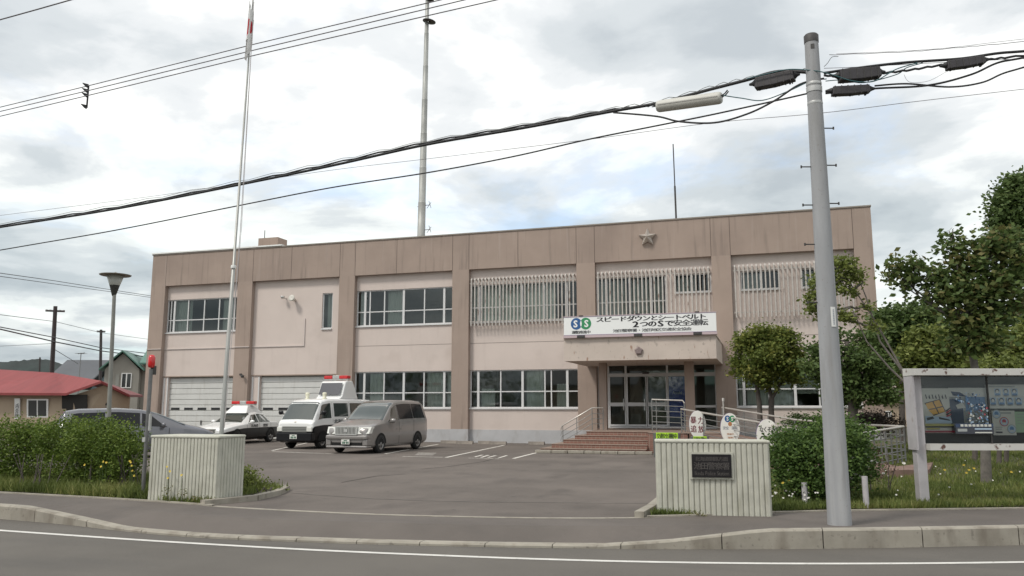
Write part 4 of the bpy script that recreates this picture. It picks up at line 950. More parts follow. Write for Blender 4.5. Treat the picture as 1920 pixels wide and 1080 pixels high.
# --- police van (1.7 x 4.7 x 2.0, black and white)
pv = thing('police_van', 'black and white police van with a raised light bar on its rear roof', 'police van', (0, 0, 0))
SV = [(4.70, .36, .72, .86, .98, .76, .70), (4.66, .3, .80, .98, 1.06, .82, .74), (4.6, .24, .86, 1.06, 1.12, .845, .76), (4.55, .24, .88, 1.09, 1.17, .845, .76), (4.12, .22, .92, 1.14, 1.80, .85, .72), (3.95, .22, .93, 1.15, 1.92, .85, .72), (3.5, .22, .93, 1.16, 1.98, .85, .73), (1.5, .22, .93, 1.16, 2.0, .85, .73), (.2, .25, .93, 1.16, 1.97, .84, .72), (.02, .35, .93, 1.14, 1.7, .82, .69)]
body(SV, [whitec, blackc], 3, pv)
mb = MB(); cross_patch(mb, SV, 4.56, 4.06, 5.2, .01); mb.build('windscreen', dg, pv)
for s in (1, -1):
    mb = MB(); patch(mb, SV, [(4.32, 4.05), (3.42, 4.05), (3.42, 4.85), (4.02, 4.85)], s); mb.build('side_window', dg, pv)
    mb = MB(); patch(mb, SV, [(3.2, 4.12), (2.15, 4.12), (2.15, 4.85), (3.2, 4.85)], s); mb.build('side_window', dg, pv)
    mb = MB(); patch(mb, SV, [(2.0, 4.12), (.4, 4.12), (.4, 4.85), (2.0, 4.85)], s); mb.build('side_window', dg, pv)
    mb = MB(); patch(mb, SV, [(3.32, 1.5), (3.305, 1.5), (3.305, 4.9), (3.32, 4.9)], s, .004); patch(mb, SV, [(2.08, 1.5), (2.065, 1.5), (2.065, 4.9), (2.08, 4.9)], s, .004); mb.build('door_gap', archm, pv)
    mirror(pv, 4.25, 1.03, 1.42, blackc, s)
    mb = MB(); mb.box(4.66, 4.745, s*.7-.12, s*.7+.12, .68, .86); h_ = mb.build('headlight', lampm, pv, bevel=.02)
    mb = MB(); mb.tube([(4.69, s*.56, .42), (4.75, s*.56, .42)], .05, 12); mb.build('fog_lamp', lampm, pv)
MB().box(4.64, 4.73, -.57, .57, .66, .88).build('grille', mat('grille silver', (.33, .33, .31), .35, metal=.6), pv)
mb = MB()
for k in range(3): mb.box(4.731, 4.737, -.55, .55, .70+.06*k, .715+.06*k)
mb.build('grille_slot', darkm, pv)
MB().box(4.5, 4.76, -.84, .84, .30, .64).build('bumper', blackc, pv, bevel=.04)
mb = MB(); mb.lathe([(0, .03), (.05, .02), (.07, 0)], n=5, mtx=Matrix.Translation((4.655, 0, 1.03))@Matrix.Rotation(PI/2, 4, 'Y')); mb.build('badge', mat('emblem brass', (0, 0, 0)), pv)
numberplate(pv, 4.765, .48)
vtext('北海道警察', pv, 2.6, .857, 1.06, 1.3, .15, black)
for y in (-.42, .42): MB().lathe([(.1, 0), (.11, .03), (.06, .05), (.09, .18), (.085, .26), (0, .28)], (3.35, y, 1.965), 14).build('roof_beacon', mat('beacon cream', (.66, .64, .5), .4), pv)
mb = MB(); mb.prism([(2.55, 1.97), (2.35, 2.12), (2.12, 2.72), (1.95, 2.76), (1.6, 2.76), (1.4, 2.5), (1.1, 1.97)], 1, -.62, .62); ho = mb.build('roof_housing', whitec, pv, bevel=.05)
mb = MB(); mb.add([(2.42, -.52, 2.16), (2.42, .52, 2.16), (2.19, .52, 2.66), (2.19, -.52, 2.66)], [(0,1,2,3)]); mb.v = [(x+.02, y, z) for x, y, z in mb.v]; mb.build('display_screen', mat('screen grey', (.075, .075, .085), .25), ho)
lightbar(pv, 1.85, 2.79, 1.2)
wheels(pv, (3.95, 1.3), .80, .32); arches(pv, (3.95, 1.3), .852, .32, archm)
# --- patrol car sedan (1.8 x 4.85 x 1.46)
pc_ = thing('patrol_car', 'black and white police sedan with a raised red light bar, by the left garage', 'police car', (0, 0, 0))
SS = [(4.85, .35, .5, .58, .66, .62, .5), (4.78, .25, .52, .66, .73, .76, .6), (4.5, .18, .58, .74, .80, .86, .7), (3.9, .17, .66, .82, .89, .89, .72), (3.4, .17, .70, .86, .96, .9, .72), (3.3, .17, .70, .87, .99, .9, .71), (2.75, .17, .71, .89, 1.31, .9, .62), (2.45, .17, .71, .90, 1.42, .9, .6), (1.9, .17, .71, .91, 1.46, .9, .6), (1.35, .17, .71, .92, 1.41, .9, .59), (.75, .17, .71, .93, 1.1, .89, .6), (.6, .18, .71, .93, 1.03, .88, .66), (.15, .2, .7, .9, .98, .85, .68), (.0, .3, .55, .8, .9, .8, .64)]
body(SS, [whitec, blackc], 3, pc_)
mb = MB(); cross_patch(mb, SS, 3.36, 2.58, 5.15, .01); mb.build('windscreen', dg, pc_)
mb = MB(); cross_patch(mb, SS, .72, 1.25, 5.2, .01); mb.build('rear_window', dg, pc_)
for s in (1, -1):
    mb = MB(); patch(mb, SS, [(3.05, 4.08), (2.15, 4.08), (2.15, 4.88), (2.55, 4.86)], s); patch(mb, SS, [(2.08, 4.08), (1.12, 4.08), (1.45, 4.86), (2.08, 4.88)], s); mb.build('side_window', dg, pc_)
    mb = MB()
    for x in (2.11, 1.1, 3.15): patch(mb, SS, [(x+.008, 1.6), (x-.008, 1.6), (x-.008, 4.0), (x+.008, 4.0)], s, .004, nv=8)
    mb.build('door_gap', archm, pc_)
    mirror(pc_, 2.92, 1.0, .98, whitec, s)
    mb = MB(); y0, y1 = s*.46, s*.80
    mb.add([(4.83, y0, .55), (4.68, y1, .58), (4.42, y1*1.04, .74), (4.74, y0, .70), (4.6, y0, .55), (4.45, y1*.97, .58), (4.3, y1, .72), (4.55, y0, .68)], [(0,1,2,3), (4,5,6,7), (0,1,5,4), (3,2,6,7), (0,3,7,4), (1,2,6,5)]); mb.build('headlight', lampm, pc_, bevel=.012)
mb = MB(); mb.box(4.80, 4.86, -.40, .40, .52, .70); g2 = mb.build('grille', mat('grille silver', (0, 0, 0)), pc_, bevel=.02)
mb = MB()
for k in range(3): mb.box(4.861, 4.868, -.36, .36, .55+.045*k, .57+.045*k)
mb.build('grille_slot', darkm, g2); MB().lathe([(0, .02), (.06, .01), (.07, 0)], n=5, mtx=Matrix.Translation((4.87, 0, .6))@Matrix.Rotation(PI/2, 4, 'Y')).build('badge', mat('emblem brass', (0, 0, 0)), g2)
MB().box(4.4, 4.87, -.82, .82, .2, .5).build('bumper', blackc, pc_, bevel=.06)
numberplate(pc_, 4.875, .38)
for a, b, w_ in (('北海道', 2.55, .62), ('警察', 1.6, .42)): vtext(a, pc_, b, .912, .80, w_, .13, black)
mb = MB(); mb.prism([(2.75, 1.36), (2.35, 1.72), (1.75, 1.72), (1.35, 1.38)], 1, -.45, .45)
mb.v = [(x, y*(1.25 if z < 1.5 else .85), z) for x, y, z in mb.v]; mb.build('roof_housing', whitec, pc_, bevel=.03)
lightbar(pc_, 2.05, 1.73, 1.2)
wheels(pc_, (3.95, 1.1), .905, .32); arches(pc_, (3.95, 1.1), .903, .32, archm)
# --- silver-roofed estate behind the hedge
ec = thing('estate_car', 'grey people carrier with dark windows parked behind the hedge at the left', 'car', (0, 0, 0))
SE = [(4.75, .35, .52, .62, .72, .62, .5), (4.65, .24, .56, .76, .84, .78, .64), (4.35, .18, .6, .86, .95, .86, .72), (3.85, .18, .62, .92, 1.06, .88, .74), (3.7, .18, .62, .93, 1.1, .88, .73), (2.85, .18, .62, .97, 1.46, .88, .66), (2.4, .18, .62, .98, 1.56, .88, .65), (1.7, .18, .62, .99, 1.60, .88, .65), (.6, .18, .62, 1.0, 1.57, .88, .64), (.2, .22, .62, 1.0, 1.5, .86, .62), (.0, .3, .6, .98, 1.1, .82, .6)]
body(SE, [silverc], par=ec)
mb = MB(); cross_patch(mb, SE, 3.76, 2.7, 5.2, .01); mb.build('windscreen', dg, ec)
mb = MB(); cross_patch(mb, SE, .04, .22, 5.3, .01); mb.build('rear_window', tint, ec)
for s in (1, -1):
    mb = MB(); patch(mb, SE, [(3.2, 4.08), (2.42, 4.08), (2.42, 4.9), (2.68, 4.88)], s); mb.build('side_window', tint, ec)
    mb = MB(); patch(mb, SE, [(2.36, 4.08), (1.4, 4.08), (1.4, 4.9), (2.36, 4.9)], s); patch(mb, SE, [(1.34, 4.08), (.3, 4.08), (.45, 4.88), (1.34, 4.9)], s); mb.build('side_window', tint, ec)
    mirror(ec, 3.05, 1.0, 1.05, silverc, s)
    mb = MB(); y0, y1 = s*.46, s*.80
    mb.add([(4.70, y0, .62), (4.58, y1, .64), (4.4, y1*1.04, .82), (4.6, y0, .80), (4.4, y0, .62), (4.3, y1*.97, .64), (4.2, y1, .8), (4.4, y0, .78)], [(0,1,2,3), (4,5,6,7), (0,1,5,4), (3,2,6,7), (0,3,7,4), (1,2,6,5)]); mb.build('headlight', lampm, ec, bevel=.012)
    mb = MB()
    for x in (2.39, 1.37, 3.25): patch(mb, SE, [(x+.008, 1.6), (x-.008, 1.6), (x-.008, 4.0), (x+.008, 4.0)], s, .004, nv=8)
    mb.build('door_gap', archm, ec)
MB().box(4.35, 4.76, -.8, .8, .22, .52).build('bumper', silverc, ec, bevel=.06)
wheels(ec, (3.85, 1.05), .885, .32); arches(ec, (3.85, 1.05), .883, .32, archm)
def place(o, px, py, local, yaw, mirror_=False):
    """set o so that its local ground point lands on the lot at picture point px,py; yaw = heading angle of +x"""
    p = G(px, py); r = Matrix.Rotation(yaw, 3, 'Z')@Vector((*local, 0)); o.location = (p.x-r.x, p.y-r.y, 0); o.rotation_euler = (0, 0, yaw)
place(gv, 714, 849.5, (3.93, .9), math.radians(-92.2))
place(pv, 604, 841, (3.95, .8), math.radians(-94))
place(ec, 0, 0, (0, 0), 0); q_ = FD(104, 800, 25.4); ec.location = (q_.x, q_.y, 0); ec.rotation_euler = (0, 0, math.radians(48))
fr = math.radians(-90-4+8); pc_.rotation_euler = (0, 0, fr); p = Vector((-22.45, 29.85, 0)); r = Matrix.Rotation(fr, 3, 'Z')@Vector((4.85, .85, 0)); pc_.location = (p.x-r.x, p.y-r.y, 0)
# --- red car far away at the right
rc = thing('red_car', 'red parked car far beyond the ramp foot, half hidden by the notice board', 'car', (6.2, 33.0, .25), math.radians(-60))
SR = [(3.9, .3, .5, .6, .75, .68, .55), (3.7, .2, .55, .8, .92, .8, .68), (3.1, .18, .6, .92, 1.08, .82, .7), (2.4, .18, .6, .96, 1.48, .82, .62), (1.2, .18, .6, .98, 1.53, .82, .62), (.2, .2, .6, 1.0, 1.45, .8, .6), (.0, .3, .6, .9, 1.05, .76, .56)]
body(SR, [redc], par=rc); mb = MB(); cross_patch(mb, SR, 3.05, 2.45, 5.2, .01); mb.build('windscreen', dg, rc)
for s in (1, -1):
    mb = MB(); patch(mb, SR, [(2.7, 4.1), (.3, 4.1), (.4, 4.88), (2.4, 4.88)], s); mb.build('side_window', dg, rc)
    MB().box(3.62, 3.88, s*.62-.12, s*.62+.12, .66, .8).build('headlight', lampm, rc, bevel=.02)
wheels(rc, (3.2, .7), .825, .29); arches(rc, (3.2, .7), .823, .29, archm)
# ================= poles, lamp, flag =================
polem = mat('pole concrete', (.30, .305, .315), .8, .1, 2, bump=.2, bscale=80, stretch=(2, 2, .4)); addmix(polem, (.45, .45, .45), 1.3, (3, 3, .2), .5, .7, .5); addmix(polem, (.22, .215, .21), 2.2, (3, 3, .35), .55, .72, .55, (3, 1, 2)); addmix(polem, (.2, .17, .14), 30, (1, 1, 1), .66, .72, .5)
PX, PY, PH = .885, 12.12, 7.13
up = thing('utility_pole', 'thick round concrete utility pole on the pavement right of the gate wall', 'utility pole', (PX, PY, 0))
mb = MB(); mb.lathe([(.158, .0), (.098, PH-.12)], n=32); mb.build('pole', polem, up)
MB().lathe([(.104, PH-.13), (.106, PH-.02), (.09, PH), (0, PH)], n=28).build('cap', darkm, up)
for z in (6.35, 6.05): MB().lathe([(.108, z-.02), (.112, z), (.108, z+.02)], n=28).build('band', steel, up)
MB().lathe([(.112, 6.22), (.114, 6.3)], n=28).build('band', steel, up)
ax = Vector((math.cos(CW), math.sin(CW), 0))
for px, py in ((1570, 239), (1518, 312), (1570, 309), (1522, 384), (1576, 381), (1525, 458), (1515, 567)):
    s = 1 if px > 1545 else -1; z = FY(1545, py, PY).z; r = .158-.06*z/PH
    a = ax*s*(r-.02); b = ax*s*(r+.14)
    mb = MB(); mb.tube([(a.x, a.y, z), (b.x, b.y, z)], .009, 6).tube([(b.x, b.y, z-.02), (b.x, b.y, z+.02)], .012, 6); mb.build('step_bolt', darkm, up)
z0, z1 = FY(1565, 614, PY).z, FY(1565, 577, PY).z; mb = MB(); r = .158-.06*z0/PH+.006
vs = []; th0 = -PI/2+CW
for k in range(7):
    t = th0+(-.05+.55*k/6); vs += [(r*math.cos(t), r*math.sin(t), z0), ((r-.002)*math.cos(t), (r-.002)*math.sin(t), z1)]
mb.add(vs, [(2*k, 2*k+2, 2*k+3, 2*k+1) for k in range(6)], 0, True); pl = mb.build('number_tag', mat('tag white', (.72, .72, .70), .5), up)
mb = MB(); r += .003; rs = random.Random(5)
for k in range(9):
    z = z0+.03+(z1-z0-.06)*k/9; t = th0+.22; 
    mb.add([((r)*math.cos(t+d), r*math.sin(t+d), z+e) for d, e in ((-.07, 0), (.07, 0), (.07, rs.uniform(.01, .02)), (-.05, .018))], [(0,1,2,3)])
mb.build('tag_print', mat('grey print', (0, 0, 0)), pl)
mb = MB(); z = FY(1523, 92, PY).z; mb.box(-.02, .03, -.105, -.09, z-.03, z+.04); mb.build('mark', darkm, up)
# flagpole
fb, ft = FY(416, 940, 13.0), FY(477, -25, 13.0)
fb = Vector((-9.9, 13.15, 0)); fb = FY(415, 815, 13.15); ft = FY(476, -22, 13.15)
dirv = (ft-fb); base = fb-dirv*(fb.z/dirv.z); 
fp = thing('flagpole', 'tall slim silver flagpole behind the left gate wall', 'flagpole', (base.x, base.y, 0))
T = ft-base; polm = mat('flagpole aluminium', (.36, .36, .34), .4, .06, 3, metal=.5)
MB().tube([(0, 0, 0), tuple(T*.42), tuple(T*.421), tuple(T)], [.043, .036, .027, .015], 14).build('pole', polm, fp)
MB().lathe([(0, 0), (.05, .02), (.06, .07), (.03, .12), (0, .13)], tuple(T), 14).build('finial', mat('emblem brass', (0, 0, 0)), fp)
zc = T*(FY(430, 501, 13.15).z/ft.z); MB().lathe([(.05, -.03), (.055, 0), (.05, .03)], tuple(zc), 14).build('collar', white, fp)
o2 = Vector((.11, -.02, 0)); MB().tube([tuple(T*.12+o2*.6), tuple(T*.5+o2), tuple(T*.97+o2*.3)], .006, 5).tube([tuple(T*.12+o2*.5), tuple(T*.5+o2*1.25), tuple(T*.97+o2*.3)], .005, 5).build('halyard', mat('rope', (.45, .42, .42), .8), fp)
# flag, hanging limp
fl_top = FY(474, 2, 13.15); fl_bot = FY(463, 118, 13.15); Hf = fl_top.z-fl_bot.z
flag = thing('flag', 'limp white flag with a red disc hanging near the top of the flagpole', 'flag', tuple(fl_bot)); mb = MB(); nx, nz = 40, 26; vs = []
for i in range(nx+1):
    u = i/nx
    for j in range(nz+1):
        v = j/nz; hang = Hf*(.62+.38*abs(math.cos(u*2.6)))
        ztop = Hf-.35*u*Hf*.9; z = ztop-(1-v)*(hang*(.72 if u > .25 else .95))
        amp = .055*(1.1-.3*v); x = .0+.115*u*(1.0)*(1 if v > .1 else .9)+amp*math.sin(u*11+v*1.5)*.6; y = amp*math.cos(u*17+v*2)
        tilt = (fl_top.x-fl_bot.x)*z/Hf
        vs.append((x-.05+tilt, y-.03, z))
fs = []; mi = []
for i in range(nx):
    for j in range(nz):
        fs.append((i*(nz+1)+j, (i+1)*(nz+1)+j, (i+1)*(nz+1)+j+1, i*(nz+1)+j+1)); u, v = (i+.5)/nx, (j+.5)/nz
        mi.append(1 if ((u-.40)/.26)**2+((v-.42)/.3)**2 < 1 else 0)
mb.v = vs; mb.f = fs; mb.mi = mi; mb.sm = [True]*len(fs)
mb.build('cloth', [mat('flag white', (.72, .71, .70), .8), mat('flag red', (.45, .02, .03), .8)], flag)
# red lamp post
rp_ = thing('red_lamp_post', 'thin grey post carrying a red warning lamp at the left edge of the gate wall', 'lamp post', (-10.63, 11.95, 0))
MB().tube([(0, 0, 0), (-.0, 0, 2.3)], .034, 12).build('post', mat('old steel', (.16, .16, .16), .5, .2, 5, metal=.4), rp_)
MB().box(-.03, .03, .02, .1, 2.2, 2.36).build('bracket', darkm, rp_)
MB().lathe([(.0, 2.32), (.05, 2.33), (.062, 2.38), (.062, 2.5), (.045, 2.55), (0, 2.56)], n=18).build('lamp', redlens, rp_)
MB().box(-.05, .01, -.05, .05, 1.0, 1.08).box(.035, .07, -.02, .02, 1.2, 1.5).build('clamp', steel, rp_)
# street lamp
LY = 17.0; lt, lb = FY(216, 515, LY), FY(203, 800, LY)
lb2 = lb-(lt-lb)*(lb.z/(lt.z-lb.z))
la = thing('street_lamp', 'grey lamp post with a funnel-shaped frosted lantern under a flat disc behind the hedge', 'street lamp', (lb2.x, LY, 0))
Tl = Vector((lt.x-lb2.x, 0, lt.z)); lm = mat('lamp post paint', (.22, .22, .2), .5, .1, 4)
sf = lambda px, py: FY(px, py, LY)-Vector((lb2.x, LY, 0))
zz_ = lambda py: sf(214, py).z; xx_ = lambda z: Tl.x*z/Tl.z
k1 = zz_(552); MB().tube([(0, 0, 0), (xx_(k1), 0, k1)], [.06, .045], 14).build('post', lm, la)
cx_ = xx_(zz_(530))
MB().lathe([(.045, zz_(555)), (.06, zz_(552)), (.12, zz_(537)), (.13, zz_(535))], (cx_, 0, 0), 24).build('lantern_holder', mat('holder dark', (.04, .04, .035), .5), la)
MB().lathe([(.125, zz_(536)), (.22, zz_(516)), (.0, zz_(515.5))], (cx_, 0, 0), 24).build('lantern', mat('frosted lantern', (.42, .42, .38), .35), la)
MB().lathe([(.0, zz_(516)), (.38, zz_(517)), (.4, zz_(515.5)), (.12, zz_(513)), (.03, zz_(511)), (0, zz_(510))], (cx_, 0, 0), 28).build('lantern_hat', mat('lantern hat', (.22, .2, .17), .6), la)
# ================= cables =================
cab = mat('cable rubber', (.018, .018, .02), .6); cabt = mat('cable teal', (.03, .10, .11), .6); cabg = mat('thin wire grey', (.13, .12, .13), .6); msgm = mat('suspension strand', (.12, .13, .11), .5)
def Yl(px): return PY+(1-min(1.2, px/1545))*2.9 if px < 1545 else PY+(px-1545)/375*.6
def cable(name, pts, r, m, label, cat='cable', ext=True, dY=0., wob=0., par=None, group=None):
    P = [FY(x, y, Yl(x)+dY) for x, y in pts]
    if ext:
        P = [P[0]+(P[0]-P[1])*(.6 if pts[0][0] > 5 else 3)] + P if pts[0][0] <= 5 else P
        if pts[-1][0] >= 1915: P = P+[P[-1]+(P[-1]-P[-2])*3]
    Q = []   # smooth
    for i in range(len(P)-1):
        p0 = P[max(0, i-1)]; p1, p2 = P[i], P[i+1]; p3 = P[min(len(P)-1, i+2)]; n = 8
        for k in range(n):
            t = k/n; Q.append(.5*((2*p1)+(-p0+p2)*t+(2*p0-5*p1+4*p2-p3)*t*t+(-p0+3*p1-3*p2+p3)*t**3))
    Q.append(P[-1]); mb = MB()
    if wob: Q = [q+Vector((0, math.sin(i*2.1)*wob, math.cos(i*2.1)*wob)) for i, q in enumerate(Q)]
    mb.tube(Q, r, 6); o = mb.build(name, m, par)
    if par is None: tag(o, label, cat, group)
    return o
A1 = [(0, 426), (220, 391), (440, 348), (620, 311), (800, 271), (980, 240), (1140, 210)]
cable('communication_cable', A1+[(1235, 193), (1330, 168), (1400, 150), (1460, 134), (1533, 137)], .026, cab, 'thick black bundled cable running from the concrete pole to the left edge of the photo')
cable('lashed_cable', [(0, 423), (220, 388), (440, 345), (620, 307), (800, 267), (980, 236), (1140, 207), (1200, 200), (1232, 196)], .016, cab, 'thinner black cable lashed just above the thick bundle, ending at the pale splice closure', wob=.012)
cable('suspension_wire', [(0, 420), (220, 384), (440, 341), (620, 303), (800, 264), (980, 233), (1140, 204), (1230, 190), (1330, 163), (1400, 146), (1500, 130), (1533, 132)], .005, msgm, 'thin grey suspension strand coiled along the top of the thick bundled cable', 'wire', wob=.02)
cable('single_cable', [(0, 469), (220, 431), (440, 387), (620, 352), (800, 324), (960, 294), (1100, 262), (1230, 236), (1330, 216), (1440, 192), (1533, 171)], .013, cab, 'single black cable hanging below the bundle, from the concrete pole to the left')
cable('thin_wire', [(0, 404), (300, 366), (600, 322), (800, 298), (1100, 262), (1330, 231), (1540, 212), (1720, 190), (1920, 167)], .0042, cabg, 'hair-thin grey wire crossing the whole photo below the bundled cable', 'wire')
cable('slack_loop', [(1150, 211), (1230, 218), (1275, 228), (1340, 230), (1400, 214), (1450, 190), (1500, 158), (1545, 147)], .015, cab, 'slack black cable loop sagging under the pale splice closure')
cable('teal_cable', [(1350, 178), (1390, 184), (1430, 188), (1480, 170), (1520, 152), (1550, 148)], .008, cabt, 'short teal cable left of the concrete pole, behind the slack loop')
cable('teal_cable', [(1400, 148), (1440, 138), (1480, 130), (1530, 133), (1560, 140), (1600, 152), (1640, 152), (1680, 130), (1720, 118)], .008, cabt, 'teal cable looping past the front of the concrete pole near its top', dY=-.13)
R1 = [(1545, 137), (1620, 126), (1700, 117), (1800, 110), (1870, 100), (1920, 96)]
cable('communication_cable', R1, .020, cab, 'thick black cable running from the top of the concrete pole to the right edge')
cable('lashed_cable', [(1545, 142), (1640, 138), (1700, 132), (1765, 122), (1850, 112), (1920, 104)], .017, cab, 'black cable through the right-hand splice boxes, just below the top right cable', wob=.008)
cable('single_cable', [(1548, 175), (1640, 166), (1740, 160), (1820, 140), (1870, 118), (1920, 108)], .015, cab, 'black cable rising towards the right edge from the lower splice boxes')
cable('slack_loop', [(1640, 161), (1700, 157), (1780, 163), (1840, 155), (1880, 138), (1920, 126)], .013, cab, 'black slack cable sagging lowest at the right of the concrete pole')
cable('thin_wire', [(1545, 128), (1600, 126), (1750, 118), (1920, 110)], .004, cabg, 'thin grey wire just under the top right cable', 'wire')
cable('cable_tail', [(1548, 152), (1580, 150), (1620, 155), (1680, 140), (1700, 127), (1730, 118)], .007, cabt, 'teal cable tail rising from the splice boxes right of the pole', 'cable')
cable('thin_wire', [(1555, 103), (1700, 97), (1800, 89), (1920, 78)], .0045, cabg, 'upper thin wire fixed to the top right of the concrete pole', 'wire', wob=.004)
cable('thin_wire', [(1568, 101), (1750, 92), (1920, 73)], .003, cabg, 'uppermost thin wire at the right of the concrete pole', 'wire')
cable('wire_tail', [(1545, 125), (1552, 118), (1560, 107), (1572, 106)], .004, cab, 'short curled wire end at the right side of the pole top', 'wire', ext=False)
cable('wire_loop', [(1695, 140), (1706, 154), (1740, 152), (1772, 136), (1790, 128)], .0025, cabg, 'thin curl of wire under the right-hand splice boxes', 'wire', ext=False)
def closure(pa, pb, r, m, label, dark=True, dY=0.):
    a = FY(pa[0], pa[1], Yl(pa[0])+dY); b = FY(pb[0], pb[1], Yl(pb[0])+dY); L = (b-a).length
    o = bpy.data.objects.new('splice_closure', None); sc.collection.objects.link(o); o.location = a
    d = (b-a).normalized(); o.rotation_euler = (0, -math.asin(d.z), math.atan2(d.y, d.x)); tag(o, label, 'splice box', 'splice closures on the overhead cables')
    if dark:
        mb = MB(); mb.prism([(.12*L, -r*.9), (.14*L, r*.8), (.88*L, r*.8), (.90*L, -r*.7), (.5*L, -r*.95)], 1, -r*.8, r*.8); mb.build('case', m, o, bevel=.012)
        for x0, x1 in ((0, .12*L), (L, .9*L)): MB().tube([(x0, 0, r*.1), ((x0+x1)/2, 0, r*.1), (x1, 0, r*.1)], [.018, .03, r*.62], 10).build('end_seal', cab, o)
        mb = MB()
        for k in range(6): x = L*(.18+.65*k/5); mb.box(x-.006, x+.006, -r*.84, r*.84, -r*.88, r*.84)
        mb.build('rib', darkm, o)
        for x in (.2, .5, .8): MB().box(L*x-.012, L*x+.012, -.02, .02, -r*1.15, -r*.85).build('clip', cab, o)
    else:
        M = Matrix.Rotation(PI/2, 4, 'Y')
        MB().lathe([(0, 0), (r*.8, 0), (r*.95, .02), (r, .05), (r, L-.05), (r*.95, L-.02), (r*.8, L), (0, L)], n=20, mtx=M).build('case', m, o)
        MB().box(.04, L-.04, -r*1.03, r*1.03, -.012, .004).build('seam_flange', mat('closure seam', (.3, .29, .27), .6), o)
        mb = MB()
        for y in (-.03, .03): mb.tube([(L, y, .02), (L+.06, y, .05), (L+.1, y, .1)], .01, 6).tube([(0, y, .02), (-.1, y, .02)], .008, 6)
        mb.build('cable_gland', cab, o)
    return o
clm = mat('closure cream', (.50, .49, .45), .5, .05, 3); cdm = mat('closure dark', (.04, .036, .04), .6, .15, 8)
closure((1232, 200), (1353, 183), .098, clm, 'pale cylindrical splice closure hanging on the cable left of the pole', False, -.02)
closure((1405, 160), (1500, 140), .10, cdm, 'dark ribbed splice box just left of the concrete pole')
closure((1560, 144), (1660, 136), .098, cdm, 'dark splice box right of the pole, upper of the two')
closure((1548, 172), (1640, 167), .075, cdm, 'dark splice box right of the pole, lower of the two')
closure((1762, 125), (1855, 112), .075, cdm, 'dark splice box farthest right on the cables', True)
# high wires upper left: nearly level wires crossing over the road
def hi(name, pts, z, r, label):
    P = [G(x, y, z) for x, y in pts]; P = [P[0]+(P[0]-P[1])*1.5]+P+[P[-1]+(P[-1]-P[-2])*1.0]
    o = MB().tube(P, r, 6).build(name, cabg); tag(o, label, 'wire', 'high wires at the upper left'); return o
hi('power_wire', [(0, 201), (165, 161), (480, 82), (800, 6)], 9.6, .011, 'top one of the three parallel wires through the spacer')
hi('power_wire', [(0, 209), (165, 170), (480, 93), (870, 0)], 9.4, .011, 'middle one of the three parallel wires through the spacer')
hi('power_wire', [(0, 218), (165, 179), (480, 103), (930, 0)], 9.2, .011, 'lowest of the three parallel wires through the spacer')
hi('power_wire', [(0, 37), (65, 19), (132, 0)], 9.6, .014, 'single wire cutting the top left corner of the photo')
a = G(166, 162, 9.6); sp = thing('wire_spacer', 'small black four-hooked spacer clipped on the upper left wires', 'spacer', tuple(a))
zb = (G(166, 162, 9.6)-Vector((0, 0, CH))).length*36/1500
mb = MB(); mb.box(-.02, .02, -.02, .02, -zb, .02)
for t in (0, .24, .45, .98): mb.prism([(-.14, -zb*t+.06), (-.0, -zb*t+.05), (.0, -zb*t-.05), (-.06, -zb*t-.02)], 1, -.02, .02)
mb.v = [(x*math.cos(.87)-y*math.sin(.87), x*math.sin(.87)+y*math.cos(.87), z) for x, y, z in mb.v]
mb.build('spacer_bar', cab, sp)
# ================= background at the left =================
def wallm(n, c): return mat(n, c, .85, .05, 1.2)
def house(name, label, origin, rz, L, D, hw, hr, wall, roof, wins, over=.5, extra=None, ridge_x=True):
    o = thing(name, label, 'house', origin, rz)
    MB().box(0, L, 0, D, 0, hw).build('wall', wall, o)
    mb = MB(); e = over; t = .12
    if ridge_x:
        mb.prism([(-e, hw-.12), (D/2, hr), (D+e, hw-.12), (D+e, hw-.12+t), (D/2, hr+t), (-e, hw-.12+t)], 0, -e, L+e); mb.build('roof', roof, o)
        MB().prism([(.01, hw), (D-.01, hw), (D/2, hr-.1)], 0, .005, L-.005).build('gable', wall, o)
    else:
        mb.prism([(-e, hw-.12), (L/2, hr), (L+e, hw-.12), (L+e, hw-.12+t), (L/2, hr+t), (-e, hw-.12+t)], 1, -e, D+e); mb.build('roof', roof, o)
        MB().prism([(.01, hw), (L-.01, hw), (L/2, hr-.1)], 1, .005, D-.005).build('gable', wall, o)
    for (x0, x1, z0, z1) in wins:
        mb = MB(); mb.box(x0-.06, x1+.06, -.05, .02, z0-.06, z0).box(x0-.06, x1+.06, -.05, .02, z1, z1+.06).box(x0-.06, x0, -.05, .02, z0, z1).box(x1, x1+.06, -.05, .02, z0, z1).box((x0+x1)/2-.03, (x0+x1)/2+.03, -.05, .02, z0, z1)
        w_ = mb.build('window', white, o); MB().box(x0, x1, -.02, -.003, z0, z1).build('pane', mat('far window glass', (.05, .055, .055), .08, spec=.8), w_)
    return o
redroof = mat('red roof sheet', (.24, .045, .045), .6, .1, .4, stretch=(8, 1, 1)); greenroof = mat('green roof sheet', (.09, .19, .15), .5, .1, .5, stretch=(8, 1, 1)); greyroof = mat('grey roof sheet', (.09, .095, .105), .6, .1, .5)
crm = wallm('cream siding', (.40, .315, .23)); gws = wallm('grey siding', (.30, .285, .25))
